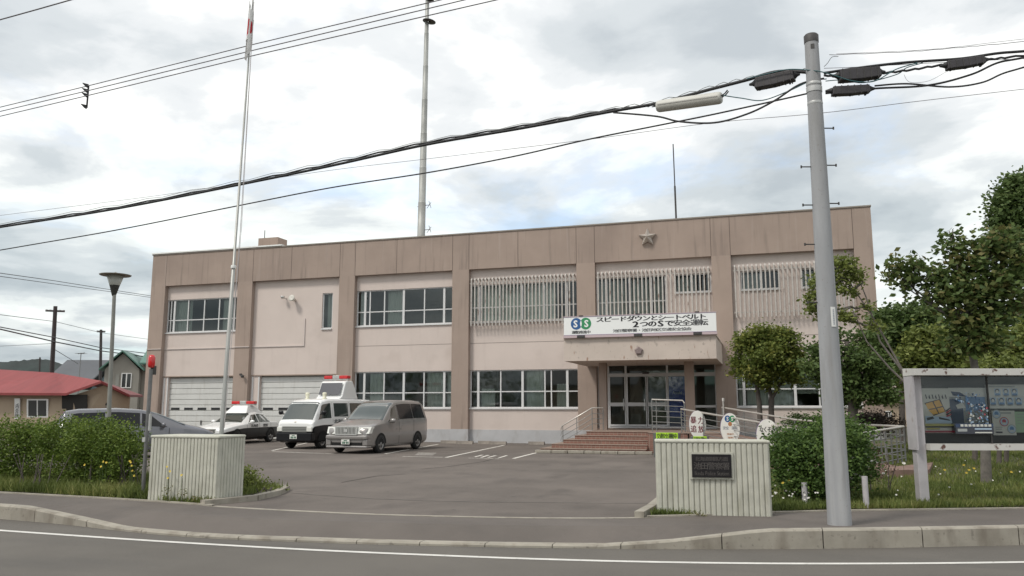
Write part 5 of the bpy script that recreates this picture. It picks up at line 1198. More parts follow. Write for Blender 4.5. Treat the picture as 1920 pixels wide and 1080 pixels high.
# bungalow: long eave towards us, gable end at its right
bE0, bE1, bE2 = FD(-60, 736, 43), FD(124, 737, 43), FD(243, 740, 44.5); bK0, bK1, bG = FD(-60, 689, 47), FD(104, 699, 47), FD(190, 714, 43.2); bB = FD(268, 741, 50)
lat = (bE1-bE0); az = math.atan2(lat.y, lat.x)
bg_ = thing('red_roof_bungalow', 'low cream bungalow with a red metal roof and a gabled porch at the left edge', 'house', (bE0.x, bE0.y, 0), az)
def solid(name, polys, m, par, th):
    mb = MB()
    for P in polys:
        n = len(P); P = [Vector(p) for p in P]; mb.add(P+[p-Vector((0, 0, th)) for p in P], [tuple(range(n)), tuple(range(n, 2*n))[::-1]]+[(i, (i+1) % n, n+(i+1) % n, n+i) for i in range(n)])
    return rel(par, mb).build(name, m, par)
solid('roof', [[bE0, bE1, bK1, bK0], [bE1, bG, bK1], [bG, bE2, bB, bK1]], redroof, bg_, .13)
dn = Vector(_D); dn.z = 0; dn.normalize(); up_ = Vector((0, 0, 1))
def wallq(name, a, b, za, zb, back, m, par, th=.15, zpk=None):
    a = Vector((a.x, a.y, 0))+dn*back; b = Vector((b.x, b.y, 0))+dn*back; P = [a, b, b+up_*zb]+([Vector((zpk.x, zpk.y, 0))+dn*back+up_*(zpk.z-.2)] if zpk else [])+[a+up_*za]
    mb = MB(); n = len(P); mb.add(P+[p+dn*th for p in P], [tuple(range(n)), tuple(range(n, 2*n))[::-1]]+[(i, (i+1) % n, n+(i+1) % n, n+i) for i in range(n)]); return rel(par, mb).build(name, m, par)
wallq('wall', bE0, FD(116, 737, 43), bE0.z-.05, bE0.z-.05, .55, crm, bg_)
wallq('porch_wall', FD(130, 737, 43), FD(234, 740, 44.4), bE1.z-.1, bE2.z-.1, .5, crm, bg_, .15, bG)
def onwall(o, px, py):   # x,z on the front wall (local y = 0) of a house
    d = ray(px, py); n = Matrix.Rotation(o.rotation_euler[2], 3, 'Z')@Vector((0, 1, 0)); p = Vector((0, 0, CH))+d*((Vector(o.location)-Vector((0, 0, CH))).dot(n)/d.dot(n))
    l = Matrix.Rotation(-o.rotation_euler[2], 3, 'Z')@(p-Vector(o.location)); return l.x, l.z
def rectwin(o, x0, y0, x1, y1):
    a = onwall(o, x0, y1); b = onwall(o, x1, y0); xa, za, xb, zb_ = a[0], a[1], b[0], b[1]
    mb = MB(); mb.box(xa-.06, xb+.06, -.05, .02, za-.06, za).box(xa-.06, xb+.06, -.05, .02, zb_, zb_+.06).box(xa-.06, xa, -.05, .02, za, zb_).box(xb, xb+.06, -.05, .02, za, zb_).box((xa+xb)/2-.04, (xa+xb)/2+.04, -.05, .02, za, zb_)
    w_ = mb.build('window', white, o); MB().box(xa, xb, -.02, -.003, za, zb_).build('pane', mat('far window glass', (0, 0, 0)), w_)
def rectat(par, x0, y0, x1, y1, Z, m1, m2, name='window'):
    a, b, c, d = FD(x0, y1, Z), FD(x1, y1, Z), FD(x1, y0, Z), FD(x0, y0, Z); mb = MB(); e = dn*.06
    q = [a, b, c, d]; mb.add(q+[p+e for p in q], [(0,1,2,3), (0,1,5,4), (1,2,6,5), (2,3,7,6), (3,0,4,7)]); w_ = rel(par, mb).build(name, m1, par)
    if m2:
        for u0, u1 in ((.08, .47), (.53, .92)):
            mb = MB(); f = lambda u, v: a+(b-a)*u+(d-a)*v-dn*.01; mb.add([f(u0, .08), f(u1, .08), f(u1, .92), f(u0, .92)], [(0,1,2,3)]); rel(par, mb).build('pane', m2, w_)
    return w_
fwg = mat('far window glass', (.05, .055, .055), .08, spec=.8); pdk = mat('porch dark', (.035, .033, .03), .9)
rectat(bg_, 50, 748, 90, 783, 43.35, white, fwg)
pl = rectat(bg_, 27, 747, 37, 786, 43.3, white, None, 'name_board')
a = FD(32, 766, 43.26); ctext('町内会館', .17, 1.0, black, bg_, (Matrix.Translation(Vector(bg_.location))@Matrix.Rotation(bg_.rotation_euler[2], 4, 'Z')).inverted()@facing(a, CW), vertical=True, bold=.03)
rectat(bg_, 116, 740, 163, 792, 43.42, pdk, None, 'porch_recess_shade'); rectat(bg_, 171, 744, 200, 760, 43.9, pdk, None, 'porch_window'); rectat(bg_, 165, 760, 200, 792, 43.9, mat('porch panel', (.3, .25, .2), .8), None, 'porch_panel')  # first is a flat dark sheet painting the shade of the porch recess
q = FD(196, 700, 60); gh = house('green_roof_house', 'two-storey grey house with a green metal roof beside the police station', (q.x, q.y, 0), .12+math.radians(25), 2.4, 7, 4.5, 5.8, gws, greenroof, [], .35, ridge_x=False)
q2 = FD(232, 700, 61.5); g2_ = MB()
gx = 2.42; MB().box(gx, gx+5.5, .8, 7, 0, 5.1).build('wall', gws, gh); mb = MB(); mb.prism([(.2, 4.9), (4.2, 6.6), (7.6, 4.9), (7.6, 5.02), (4.2, 6.72), (.2, 5.02)], 0, gx-.1, gx+6); mb.build('roof', greenroof, gh)
rectwin(gh, 228, 701, 246, 726)
a = onwall(gh, 216, 725); b = onwall(gh, 224, 702); MB().box(a[0], b[0], -.04, .0, a[1], b[1]).build('panel', mat('siding light', (.3, .3, .27), .8), gh)
mb = MB(); mb.tube([(3.2, 4, 6.6), (3.2, 4, 8.4)], .03).tube([(2.6, 4, 7.6), (4.0, 4, 7.8)], .02).tube([(2.9, 4, 8.2), (3.5, 4, 8.3)], .02); mb.build('tv_antenna', darkm, gh)
q = FD(98, 700, 82); h3 = house('grey_roof_house', 'distant house with a dark grey roof behind the bungalow', (q.x, q.y, 0), math.radians(20), 11.5, 8, 4.2, 6.6, wallm('pale siding', (.42, .43, .4)), greyroof, [], .6)
q = FD(172, 700, 75); h4 = house('grey_roof_house', 'smaller dark grey roof just left of the green-roofed house', (q.x, q.y, 0), math.radians(-12), 5, 8, 3.4, 5.0, wallm('blue siding', (.2, .25, .28)), greyroof, [], .5, ridge_x=False)
def tvant(px, y0, y1, Z, label):
    b = FD(px, y1, Z); t = FD(px, y0, Z); o = thing('tv_antenna', label, 'antenna', (b.x, b.y, 0)); mb = MB(); k = Z/1500
    mb.tube([(0, 0, 0), (0, 0, t.z)], .035).tube([(-7*k, 0, t.z-2*k), (9*k, 0, t.z)], .025)
    for d in range(4): mb.tube([(-6*k+4*k*d, -.4, t.z-1.5*k), (-6*k+4*k*d, .4, t.z-1.5*k)], .015)
    mb.build('mast', mat('antenna grey', (.2, .2, .2), .6), o)
tvant(149, 661, 700, 70, 'thin television antenna above the distant grey roof')
def dpole(px, ytop, ybot, Z, r, label, arm, cross=True):
    b = FD(px[1], ybot, Z); t = FD(px[0], ytop, Z); dr = t-b; b0 = b-dr*(b.z/dr.z); o = thing('wooden_pole', label, 'utility pole', (b0.x, b0.y, 0), 0, 'distant utility poles at the left')
    T = t-b0; MB().tube([(0, 0, 0), tuple(T)], [r, r*.7], 10).build('pole', mat('old pole', (.07, .06, .06), .9), o)
    if cross:
        k = Z/1500; d = Vector((.8, .6, 0)); c = T*(1-arm[0]*k/T.z); MB().tube([tuple(c-d*arm[1]*k), tuple(c+d*arm[1]*k)], .06, 6).build('crossarm', mat('old pole', (0, 0, 0)), o)
        for s in (-.9, -.5, .5, .9): 
            p = c+d*arm[1]*k*s; MB().tube([tuple(p), (p.x, p.y, p.z+2.2*k)], .06, 6).build('insulator', mat('insulator', (.3, .3, .3), .4), o)
    return o
dpole((104, 97), 574, 700, 50, .16, 'nearer dark distant pole with a crossarm above the red roof', (9, 16))
mb = MB(); k = 50/1500
dpole((189.5, 188), 618, 715, 70, .15, 'thinner distant pole just left of the street lamp', (4, 7))
dpole((75, 74), 670, 700, 90, .12, 'faint short pole on the skyline far left', (4, 5), False)
dwm = mat('distant wire', (.10, .10, .11), .7)
for i, (pts, Z0_, Z1_, r) in enumerate((([(0, 512), (100, 526), (200, 542), (292, 556)], 45, 70, .022), ([(0, 518), (100, 532), (200, 546), (292, 559)], 45, 70, .02), ([(0, 590), (104, 603), (190, 624), (285, 637)], 45, 80, .018), ([(0, 613), (104, 633), (190, 652), (278, 663)], 42, 66, .03), ([(0, 617), (104, 641), (190, 658), (276, 669)], 42, 66, .04), ([(0, 649), (60, 646), (97, 644)], 60, 51, .015), ([(97, 652), (130, 672), (146, 682)], 50, 62, .02))):
    P = [FD(x, y, Z0_+(Z1_-Z0_)*k/(len(pts)-1)) for k, (x, y) in enumerate(pts)]
    if pts[0][0] == 0: P = [P[0]+(P[0]-P[1])*.6]+P
    tag(MB().tube(P, r, 5).build('distant_wire', dwm), ['uppermost faint distant wire left of the station', 'second faint distant wire left of the station', 'faint wire just above the crossarm level of the far poles', 'upper dark wire over the red roof', 'lower dark wire over the red roof', 'faint level wire at the far left skyline', 'short stay wire slanting down right of the nearer far pole'][i], 'wire', 'distant wires at the left')
# far wooded hill
hm = leafmat('hill foliage', (.018, .035, .022), (.028, .05, .03), (.04, .065, .04))
hr_ = random.Random(11); mb = MB(); cxs = [(-60, 676), (0, 679), (30, 677), (60, 673), (90, 675), (120, 683), (160, 690), (200, 690), (260, 698), (330, 705)]
rows = []
for k in range(len(cxs)*6-5):
    i, f = divmod(k, 6); x, y = cxs[i] if i >= len(cxs)-1 else (cxs[i][0]+(cxs[i+1][0]-cxs[i][0])*f/6, cxs[i][1]+(cxs[i+1][1]-cxs[i][1])*f/6)
    p = FD(x, y+hr_.uniform(-1.2, 1.2), 420); d = Vector((p.x, p.y, 0)).normalized(); rows.append([(p.x-d.x*60, p.y-d.y*60, -.3), (p.x-d.x*20, p.y-d.y*20, p.z*.75), tuple(p), (p.x+d.x*120, p.y+d.y*120, -.3)])
n = len(rows); mb.add([v for r in rows for v in r], [(i*4+j, (i+1)*4+j, (i+1)*4+j+1, i*4+j+1) for i in range(n-1) for j in range(3)], 0, True)
struct('wooded_hill', mb, mat('hill woods', (.022, .032, .03), .95, .35, .05))
# houses far right, glimpsed under the trees
q = FD(1598, 765, 62); hq = house('beige_house', 'beige house glimpsed through the trees right of the station', (q.x, q.y, 0), math.radians(16), 3.2, 8, 3.2, 4.4, wallm('pink siding', (.36, .29, .26)), mat('pinkish roof', (.36, .28, .27), .7), [], .3)
q = FD(1643, 765, 55); hq = house('brown_shed', 'low cream shed with a brown roof edge beyond the ramp', (q.x, q.y, 0), math.radians(16), 3.1, 5, 2.2, 2.9, wallm('cream siding', (0, 0, 0)), mat('brown roof', (.13, .06, .045), .7), [], .3); rectwin(hq, 1662, 772, 1669, 781)
q = FD(1690, 765, 70); hq = house('white_house', 'tall off-white house beyond the lawn, glimpsed between tree and notice board', (q.x, q.y, 0), math.radians(10), 9, 8, 5.2, 7.2, wallm('off white siding', (.45, .45, .42)), greyroof, [(1.5, 3, 3.5, 4.6)], .4)

# the other side of the street: houses and trees that the station windows mirror
for nm, lab, o_, L_, w1, r1 in (('street_house', 'grey-roofed cream house across the street, behind the camera', (-26, -24, -.2), 11, crm, greyroof), ('street_house', 'green-roofed grey house across the street, behind the camera', (-9, -27, -.2), 10, gws, greenroof), ('street_house', 'red-roofed pale house across the street, behind the camera', (6, -25, -.2), 12, wallm('pale siding', (0, 0, 0)), redroof)):
    house(nm, lab, (o_[0]+L_, o_[1], o_[2]), PI, L_, 8, 4.6, 6.6, w1, r1, [(1.5, 3.2, 1, 2.3), (5, 7, .9, 2.4)])
# ================= vegetation =================
import numpy as np
def leaves(name, clumps, size, m, parent=None, rng=None, dens=1., aspect=.6, shell=.5, droop=0.):
    """clumps: (centre, (rx,ry,rz), count). Each crown: sub-clusters of many small leaf faces"""
    R = np.random.default_rng(rng if rng is not None else 1); V = []; T = []
    for c, r, n in clumps:
        c = np.array(c, float); r = np.array(r, float); n = int(n*dens); ns = max(6, int(n/38))
        d = R.normal(size=(ns, 3)); d /= np.linalg.norm(d, axis=1)[:, None]; rad = R.uniform(shell, 1., ns)**.6
        sc_c = c+d*rad[:, None]*r*(.8+.38*R.random((ns, 1))); tone = R.normal(.5, .17, ns)
        idx = R.integers(0, ns, n); spread = r.mean()*.17+size*.8
        p = sc_c[idx]+R.normal(size=(n, 3))*spread*np.array([1, 1, .6])
        t = np.clip(tone[idx]+R.normal(0, .14, n)+.12*np.clip((p[:, 2]-c[2])/r[2], -1, 1)*0, 0, 1)
        a = R.normal(size=(n, 3)); a[:, 2] *= .5; a[:, 2] -= droop; a /= np.linalg.norm(a, axis=1)[:, None]
        b = R.normal(size=(n, 3)); b -= a*(a*b).sum(1)[:, None]; b /= np.linalg.norm(b, axis=1)[:, None]
        s = size*R.uniform(.6, 1.3, n)[:, None]; h = a*s*.5; w_ = b*s*.5*aspect
        V.append(np.stack([p-h, p+w_, p+h, p-w_], 1).reshape(-1, 3)); T.append(t)
    V = np.concatenate(V); T = np.concatenate(T); nf = len(V)//4
    me = bpy.data.meshes.new(name); me.vertices.add(len(V)); me.vertices.foreach_set('co', V.astype(np.float32).ravel())
    me.loops.add(nf*4); me.loops.foreach_set('vertex_index', np.arange(nf*4, dtype=np.int32)); me.polygons.add(nf)
    me.polygons.foreach_set('loop_start', np.arange(0, nf*4, 4, dtype=np.int32)); me.polygons.foreach_set('loop_total', np.full(nf, 4, dtype=np.int32))
    at = me.attributes.new('tone', 'FLOAT', 'FACE'); at.data.foreach_set('value', T.astype(np.float32))
    me.materials.append(m); me.update(calc_edges=True)
    o = bpy.data.objects.new(name, me); sc.collection.objects.link(o)
    if parent: o.parent = parent
    return o
bark = mat('bark', (.10, .085, .075), .95, .3, 6, bump=.6, bscale=40, stretch=(1, 1, .3)); bark2 = mat('pale bark', (.15, .135, .12), .9, .25, 7, bump=.4, bscale=40)
LF_h = leafmat('hedge leaf', (.045, .08, .012), (.11, .165, .026), (.22, .28, .055))
LF_t = leafmat('topiary leaf', (.06, .09, .018), (.13, .165, .035), (.235, .235, .055))
LF_d = leafmat('dark leaf', (.04, .07, .02), (.09, .14, .04), (.17, .22, .075))
LF_s = leafmat('shrub leaf', (.03, .065, .014), (.075, .13, .03), (.16, .24, .06))
LF_m = leafmat('maple leaf', (.05, .08, .028), (.10, .15, .042), (.20, .17, .065))
LF_g = leafmat('fresh leaf', (.075, .10, .022), (.155, .19, .045), (.27, .30, .09))
LF_r = leafmat('reddish hedge leaf', (.025, .02, .015), (.05, .04, .03), (.08, .055, .045))
def tree(name, label, base, trunks, clumps, size, lm, seed, bk_=bark, cat='tree', dens=1., branches=True, twig=.012, **kw):
    """base in world; trunk polylines and clumps in world coordinates"""
    o = thing(name, label, cat, base); b = Vector(base); mb = MB()
    for pts, r0, r1 in trunks:
        n = len(pts); mb.tube([tuple(Vector(p)-b) for p in pts], [r0+(r1-r0)*i/(n-1) for i in range(n)], 10)
    rr = random.Random(seed)
    if branches:
        ends = [Vector(t[0][-1])-b for t in trunks]; mids = [(Vector(t[0][-1])*.55+Vector(t[0][-2])*.45)-b for t in trunks]
        for c, r, n in clumps:
            c = Vector(c)-b; st_ = min(ends+mids, key=lambda q: (q-c).length)
            m_ = (st_+c)/2+Vector((rr.uniform(-.1, .1), rr.uniform(-.1, .1), -.12*(st_-c).length)); mb.tube([tuple(st_), tuple(m_), tuple(c)], [.03, .022, .01], 6)
            for k in range(5):
                e = c+Vector((rr.uniform(-1, 1)*r[0]*.8, rr.uniform(-1, 1)*r[1]*.8, rr.uniform(-.7, .9)*r[2])); mb.tube([tuple(c*.6+m_*.4), tuple((c+e)/2+Vector((0, 0, .05))), tuple(e)], [twig, twig*.8, twig*.4], 5)
    mb.build('trunk', bk_, o)
    if cat == 'tree': dens *= .72; size *= 1.22; kw.setdefault('shell', .3)
    leaves('crown', [((Vector(c)-b)[:], r, n) for c, r, n in clumps], size, lm, o, seed, dens, **kw)
    return o
def C(px, py, Y, rpx, rpy=None, n=1500, ry=None):
    """crown clump centred on a picture point at depth line Y, radii given in picture pixels at that distance"""
    c = FY(px, py, Y); k = ((c-Vector((0, 0, CH))).dot(Vector(_D)))/CF; rpy = rpy or rpx; return (tuple(c), (rpx*k, (ry or rpx*k), rpy*k), n)
# hedge bushes at the left
def bush(label, cl, size, lm, seed, px, py, group=None, name='hedge_bush', sh=.7, **kw):
    b = G(px, py); b = (b.x, b.y, .02); stems = []
    rr = random.Random(seed)
    for k in range(9): q = rr.uniform(-.5, .5)*(1 if sh > .3 else .25); stems.append(([(b[0]+q, b[1]+.35, .02), (b[0]+q*1.1, b[1]+.4, .3*sh), (b[0]+q*1.25+rr.uniform(-.1, .1), b[1]+.4+rr.uniform(-.2, .2), sh)], .014, .006))
    kw['branches'] = False; o = tree(name, label, b, stems, cl, size, lm, seed, cat='bush', **kw)
    if group: o['group'] = group
    return o
g = 'clipped bushes behind the verge'
bush('leftmost bright green bush at the left edge of the verge', [C(10, 838, 13.6, 62, 48, 9000, .6), C(-50, 838, 14, 60, 46, 3500, .6), C(70, 826, 13.8, 34, 38, 3500, .5), C(32, 880, 13.5, 42, 24, 1200, .5)], .055, LF_h, 21, 30, 925, g, twig=.006)
bush('broad bright green bush in the middle of the verge, with a dark hollow beneath', [C(120, 828, 13.6, 42, 42, 6000, .6), C(178, 826, 13.3, 45, 42, 7000, .6), C(150, 868, 13.3, 60, 36, 4500, .5), C(190, 880, 13.2, 32, 30, 1800, .4)], .055, LF_h, 22, 160, 925, g, twig=.006)
bush('taller loose green bush right beside the red lamp post', [C(222, 838, 13.2, 30, 44, 4500, .5), C(240, 856, 13.0, 16, 34, 1500, .3), C(222, 882, 13.0, 28, 28, 1400, .4)], .055, LF_h, 23, 225, 925, g, twig=.006)
bush('low green bush just right of the left gate wall', [C(468, 914, 13.6, 22, 26, 2200, .4), C(492, 922, 13.7, 16, 14, 900, .3), C(460, 892, 13.4, 10, 20, 600, .3), C(515, 920, 13.5, 8, 7, 250, .2)], .05, LF_g, 24, 470, 935, sh=.15)
# big round shrub right of the gate
bs = G(1530, 935); SY_ = 15.2
bush('big rounded dark green shrub beside the right gate wall, behind the concrete pole', [C(1535, 862, SY_, 82, 62, 15000, .9), C(1570, 815, SY_, 48, 34, 5000, .7), C(1490, 850, SY_-.1, 40, 48, 4500, .6), C(1515, 905, SY_-.2, 55, 22, 2200, .6), C(1608, 872, SY_+.1, 24, 36, 1600, .5)], .06, LF_s, 31, 1535, 945, name='round_shrub', twig=.006)
# two-stemmed clipped tree before the wall
TY = 29.0; gb = FY(1440, 800, TY)
tree('clipped_pine', 'two-stemmed clipped tree with a rounded yellowish green crown left of the concrete pole', (gb.x, TY, 0), [([FY(1426, 815, TY), FY(1424, 760, TY), FY(1419, 722, TY)], .10, .07), ([FY(1449, 815, TY), FY(1446, 770, TY), FY(1447, 745, TY)], .10, .09), ([FY(1447, 748, TY), FY(1462, 722, TY), FY(1478, 705, TY)], .06, .035), ([FY(1447, 748, TY), FY(1440, 715, TY), FY(1436, 690, TY)], .07, .04)],
     [C(1408, 640, TY, 24, 22, 2600), C(1430, 622, TY, 22, 14, 1600), C(1452, 640, TY, 28, 22, 2800), C(1472, 628, TY, 16, 14, 900), C(1485, 655, TY+.2, 20, 24, 1900), C(1416, 694, TY-.4, 28, 24, 2700), C(1432, 672, TY-.6, 26, 18, 1900), C(1468, 690, TY, 30, 22, 2300), C(1392, 668, TY, 16, 26, 1400), C(1447, 665, TY-.4, 24, 22, 1900), C(1496, 690, TY, 14, 18, 900), C(1440, 718, TY-.2, 22, 10, 800), C(1490, 716, TY, 16, 8, 350), C(1383, 690, TY, 8, 12, 250)], .10, LF_t, 41)
# darker layered tree behind the pole
TY = 25.5; gb = FY(1606, 800, TY)
tree('layered_tree', 'dark layered tree directly behind the concrete pole', (gb.x, TY, .2), [([FY(1600, 812, TY), FY(1599, 760, TY), FY(1592, 690, TY), FY(1588, 640, TY)], .17, .06)],
     [C(1548, 655, TY, 26, 14, 1500), C(1535, 690, TY, 30, 20, 2000), C(1566, 715, TY, 34, 26, 2600), C(1612, 672, TY, 38, 26, 2300), C(1640, 708, TY+.3, 38, 26, 2300), C(1600, 738, TY, 34, 18, 1400), C(1650, 740, TY, 26, 18, 1600), C(1560, 628, TY, 14, 10, 500), C(1622, 636, TY+.4, 30, 14, 1000)], .10, LF_d, 42)
# leaning bare-stemmed tree
TY = 21.5; gb = FY(1712, 850, TY)
tree('leaning_tree', 'thin leaning tree whose bare grey stems rise to sparse leaf clusters around the concrete pole', (gb.x, TY, .15), [([FY(1722, 850, TY), FY(1712, 770, TY), FY(1690, 690, TY), FY(1640, 600, TY), FY(1600, 540, TY), FY(1575, 500, TY)], .036, .01), ([FY(1700, 720, TY), FY(1668, 690, TY), FY(1625, 640, TY), FY(1596, 575, TY)], .03, .01), ([FY(1695, 700, TY), FY(1650, 640, TY), FY(1625, 560, TY), FY(1605, 510, TY)], .028, .01)],
     [C(1594, 505, TY, 20, 18, 700), C(1612, 524, TY, 12, 7, 160), C(1580, 528, TY, 12, 9, 200), C(1640, 610, TY, 14, 8, 160), C(1625, 575, TY, 9, 7, 100), C(1545, 520, TY, 26, 10, 500), C(1535, 548, TY, 22, 16, 600), C(1520, 574, TY, 20, 8, 300), C(1555, 590, TY, 16, 12, 350), C(1590, 545, TY, 16, 12, 350), C(1592, 600, TY, 16, 10, 300), C(1578, 490, TY, 16, 8, 300)], .085, LF_g, 43, bark2)
# maple in the lawn
TY = 18.9
tree('maple_tree', 'spreading dark maple with reddish leaf tips standing behind the notice board', tuple(Vector((*FY(1850, 905, TY)[:2], .1))), [([FY(1850, 918, TY), FY(1848, 850, TY), FY(1836, 740, TY), FY(1822, 655, TY), FY(1815, 600, TY)], .11, .06)],
     [C(1703, 502, TY, 28, 20, 800), C(1698, 538, TY, 18, 8, 130), C(1690, 520, TY, 18, 12, 200), C(1755, 520, TY, 28, 18, 700), C(1785, 440, TY, 12, 16, 160), C(1795, 475, TY, 24, 18, 500), C(1820, 500, TY, 34, 22, 1100), C(1858, 462, TY, 30, 22, 1000), C(1880, 440, TY, 20, 14, 400), C(1780, 555, TY, 36, 22, 1300), C(1835, 545, TY, 38, 26, 1700), C(1890, 530, TY, 32, 24, 1100), C(1812, 600, TY, 38, 26, 1700), C(1860, 590, TY, 26, 18, 700), C(1900, 575, TY+.3, 22, 14, 450), C(1915, 490, TY, 30, 30, 1100), C(1800, 645, TY, 30, 18, 900), C(1852, 640, TY, 30, 14, 600), C(1740, 560, TY, 14, 10, 150)], .115, LF_m, 44, bark2, dens=.75)
TY = 22.5
tree('evergreen_tree', 'tall very dark evergreen cut by the right edge above the maple', tuple(Vector((*FY(1945, 860, TY)[:2], .2))), [([FY(1945, 900, TY), FY(1940, 700, TY), FY(1930, 500, TY), FY(1925, 380, TY)], .2, .06)],
     [C(1912, 352, TY, 30, 30, 3200), C(1895, 398, TY, 34, 36, 3800), C(1940, 400, TY, 46, 60, 5000), C(1915, 455, TY, 34, 36, 3000), C(1950, 520, TY, 50, 60, 4000), C(1870, 425, TY, 16, 14, 500)], .10, LF_d, 45)
# background trees right of the station
def bt(label, px, py, Y, cl, lm, seed, name='background_tree', size=.14, tr=.12):
    b = FY(px, 800, Y); o = tree(name, label, (b.x, Y, 0), [([(b.x, Y, 0), tuple(FY(px, 740, Y)), tuple(FY(px+4, py, Y))], tr, tr*.5)], cl, size, lm, seed); o['group'] = 'trees beyond the lawn'; return o
bt('dark flat-topped tree just right of the station corner', 1690, 620, 30, [C(1672, 592, 30, 34, 16, 1500), C(1715, 588, 30, 34, 20, 2000), C(1680, 620, 30, 44, 22, 2500), C(1740, 612, 30, 34, 24, 2200), C(1662, 650, 30, 30, 24, 1800), C(1705, 660, 30.5, 26, 16, 1000)], LF_d, 51)
bt('fresh yellow-green tree behind the thin leaning stems', 1735, 660, 27, [C(1725, 668, 27, 34, 26, 2000), C(1760, 640, 27, 40, 30, 3000), C(1770, 680, 27, 44, 26, 2600), C(1715, 710, 27, 30, 20, 1300), C(1735, 625, 27, 24, 14, 900)], LF_g, 52, size=.12)
bt('broad mid-green tree above the notice board', 1870, 640, 31, [C(1830, 660, 31, 46, 30, 2800), C(1880, 650, 31, 50, 34, 3200), C(1930, 640, 31, 46, 40, 2600), C(1850, 690, 31, 60, 22, 2600), C(1910, 690, 31, 50, 22, 2200), C(1780, 700, 31, 34, 16, 1200)], LF_g, 53)
bt('dark tree far behind the mid-green one at the right edge', 1900, 600, 40, [C(1890, 610, 40, 60, 34, 2600), C(1820, 620, 40, 46, 28, 1800), C(1960, 600, 40, 60, 50, 2000)], LF_d, 54, size=.17)
bt('low dull green tree closing the gap over the sheds', 1690, 700, 36, [C(1670, 700, 36, 34, 24, 1500), C(1715, 715, 36, 30, 20, 1200), C(1640, 712, 36, 24, 20, 900)], LF_s, 55, size=.15)
bt('scrubby tree seen under the notice board roof line at the right', 1960, 740, 33, [C(1960, 760, 33, 70, 60, 2500)], LF_s, 56, size=.15)
leaves_o = leaves('tree_belt', [((x, -34+3*math.sin(x), 3.2), (4.5, 3, 4.2), 900) for x in range(-50, 45, 6)], .5, LF_d, None, 99); tag(leaves_o, kind='stuff')
# trunks seen below the notice board
for i, (px, yt, Y, r, lab) in enumerate(((1782+45, 830, 24, .07, 'slim dark trunk seen below the notice board'), (1872, 830, 23, .06, 'leftmost of the pair of thin trunks below the notice board'), (1886, 830, 23.5, .06, 'rightmost of the pair of thin trunks below the notice board'))):
    b = FY(px, 870, Y); t = FY(px+6, 700, Y); tree('young_tree', lab, (b.x, Y, .2), [([(b.x, Y, .1), tuple(FY(px+3, 780, Y)), tuple(t)], r, r*.6)], [C(px+8, 690, Y, 26, 16, 700)], .10, LF_g, 60+i)
# clipped dark mound
MY_ = 27.5; bush('low clipped reddish brown mound bush behind the ramp railing', [C(1640, 793, MY_, 42, 17, 4500, .8), C(1625, 787, MY_, 26, 12, 1500, .6)], .07, LF_r, 71, 1640, 860, name='mound_bush', branches=False)
bush('long low green hedge growing behind the ramp, below the ground floor window', [C(1500, 790, 31, 26, 12, 1300, .5), C(1550, 792, 31, 30, 12, 1500, .5)], .08, LF_s, 72, 1520, 830, name='low_hedge', branches=False)
bush('dry leafless brown bush at the foot of the ramp', [C(1622, 830, 17.5, 14, 26, 250, .3), C(1650, 880, 16.5, 24, 24, 350, .3), C(1605, 820, 17, 14, 14, 150, .3)], .045, leafmat('dry leaf', (.08, .05, .04), (.15, .1, .075), (.25, .17, .12)), 73, 1630, 930, name='dry_bush', twig=.005)
# ---------------- grass, as one object per lawn ----------------
def grass(name, n, sampler, h0, h1, m, seed, w_=.012):
    R = np.random.default_rng(seed); P = sampler(R, n); n = len(P); h = R.uniform(h0, h1, n)*P[:, 3]; a = R.uniform(0, 2*PI, n); ln = R.normal(0, .35, (n, 2))
    d = np.stack([np.cos(a), np.sin(a), 0*a], 1)*w_*R.uniform(.6, 1.4, n)[:, None]; p = P[:, :3]; top = p+np.stack([ln[:, 0]*h, ln[:, 1]*h, h], 1)
    V = np.stack([p-d, p+d, top], 1).reshape(-1, 3)
    me = bpy.data.meshes.new(name); me.vertices.add(3*n); me.vertices.foreach_set('co', V.astype(np.float32).ravel()); me.loops.add(3*n); me.loops.foreach_set('vertex_index', np.arange(3*n, dtype=np.int32))
    me.polygons.add(n); me.polygons.foreach_set('loop_start', np.arange(0, 3*n, 3, dtype=np.int32)); me.polygons.foreach_set('loop_total', np.full(n, 3, dtype=np.int32))
    patch_ = .5+.28*np.sin(p[:, 0]*2.1+1)*np.sin(p[:, 1]*1.7)+.15*np.sin(p[:, 0]*5.3+p[:, 1]*4.1); at = me.attributes.new('tone', 'FLOAT', 'FACE'); at.data.foreach_set('value', np.clip(patch_+R.normal(0, .2, n), 0, 1).astype(np.float32))
    me.materials.append(m); me.update(calc_edges=True); o = bpy.data.objects.new(name, me); sc.collection.objects.link(o); return tag(o, kind='stuff')
bkv = np.vectorize(bk)
def sL(R, n):
    x = R.uniform(-21, -9.0, n); b = bkv(x); t = R.random(n)**1.5; yb = np.where(x > -10.6, 14., 15.4); y = b+.06+(yb-b)*t
    keep = ~((x > -10.38) & (x < -8.85) & (y > 11.7) & (y < 12.7)); hf = np.where((x > -10.4) & (y < 11.8), .6, 1.)*np.where(x < -10.5, 1.25, 1.); return np.stack([x, y, 0*x+.02, hf], 1)[keep]
def sR(R, n):
    x = -1.7+R.random(n)**1.3*16; b = bkv(x); t = R.random(n)**1.7; y = b+.06+(30-b)*t; y = np.where(x < 0, b+.06+(17.4-b)*R.random(n), y)
    inx = (x+.8)*np.cos(.38)+(y-12.92)*np.sin(.38); iny = -(x+.8)*np.sin(.38)+(y-12.92)*np.cos(.38); keep = ~((abs(inx) < .95) & (iny > -.03) & (iny < .85))
    z = .02+np.clip((y-17)*.03, 0, .35)*np.clip((x-1.5)/3, 0, 1); return np.stack([x, y, z, np.where(x < .1, .8, 1.)], 1)[keep]
gm = leafmat('grass blade', (.075, .10, .025), (.14, .18, .045), (.26, .26, .09))
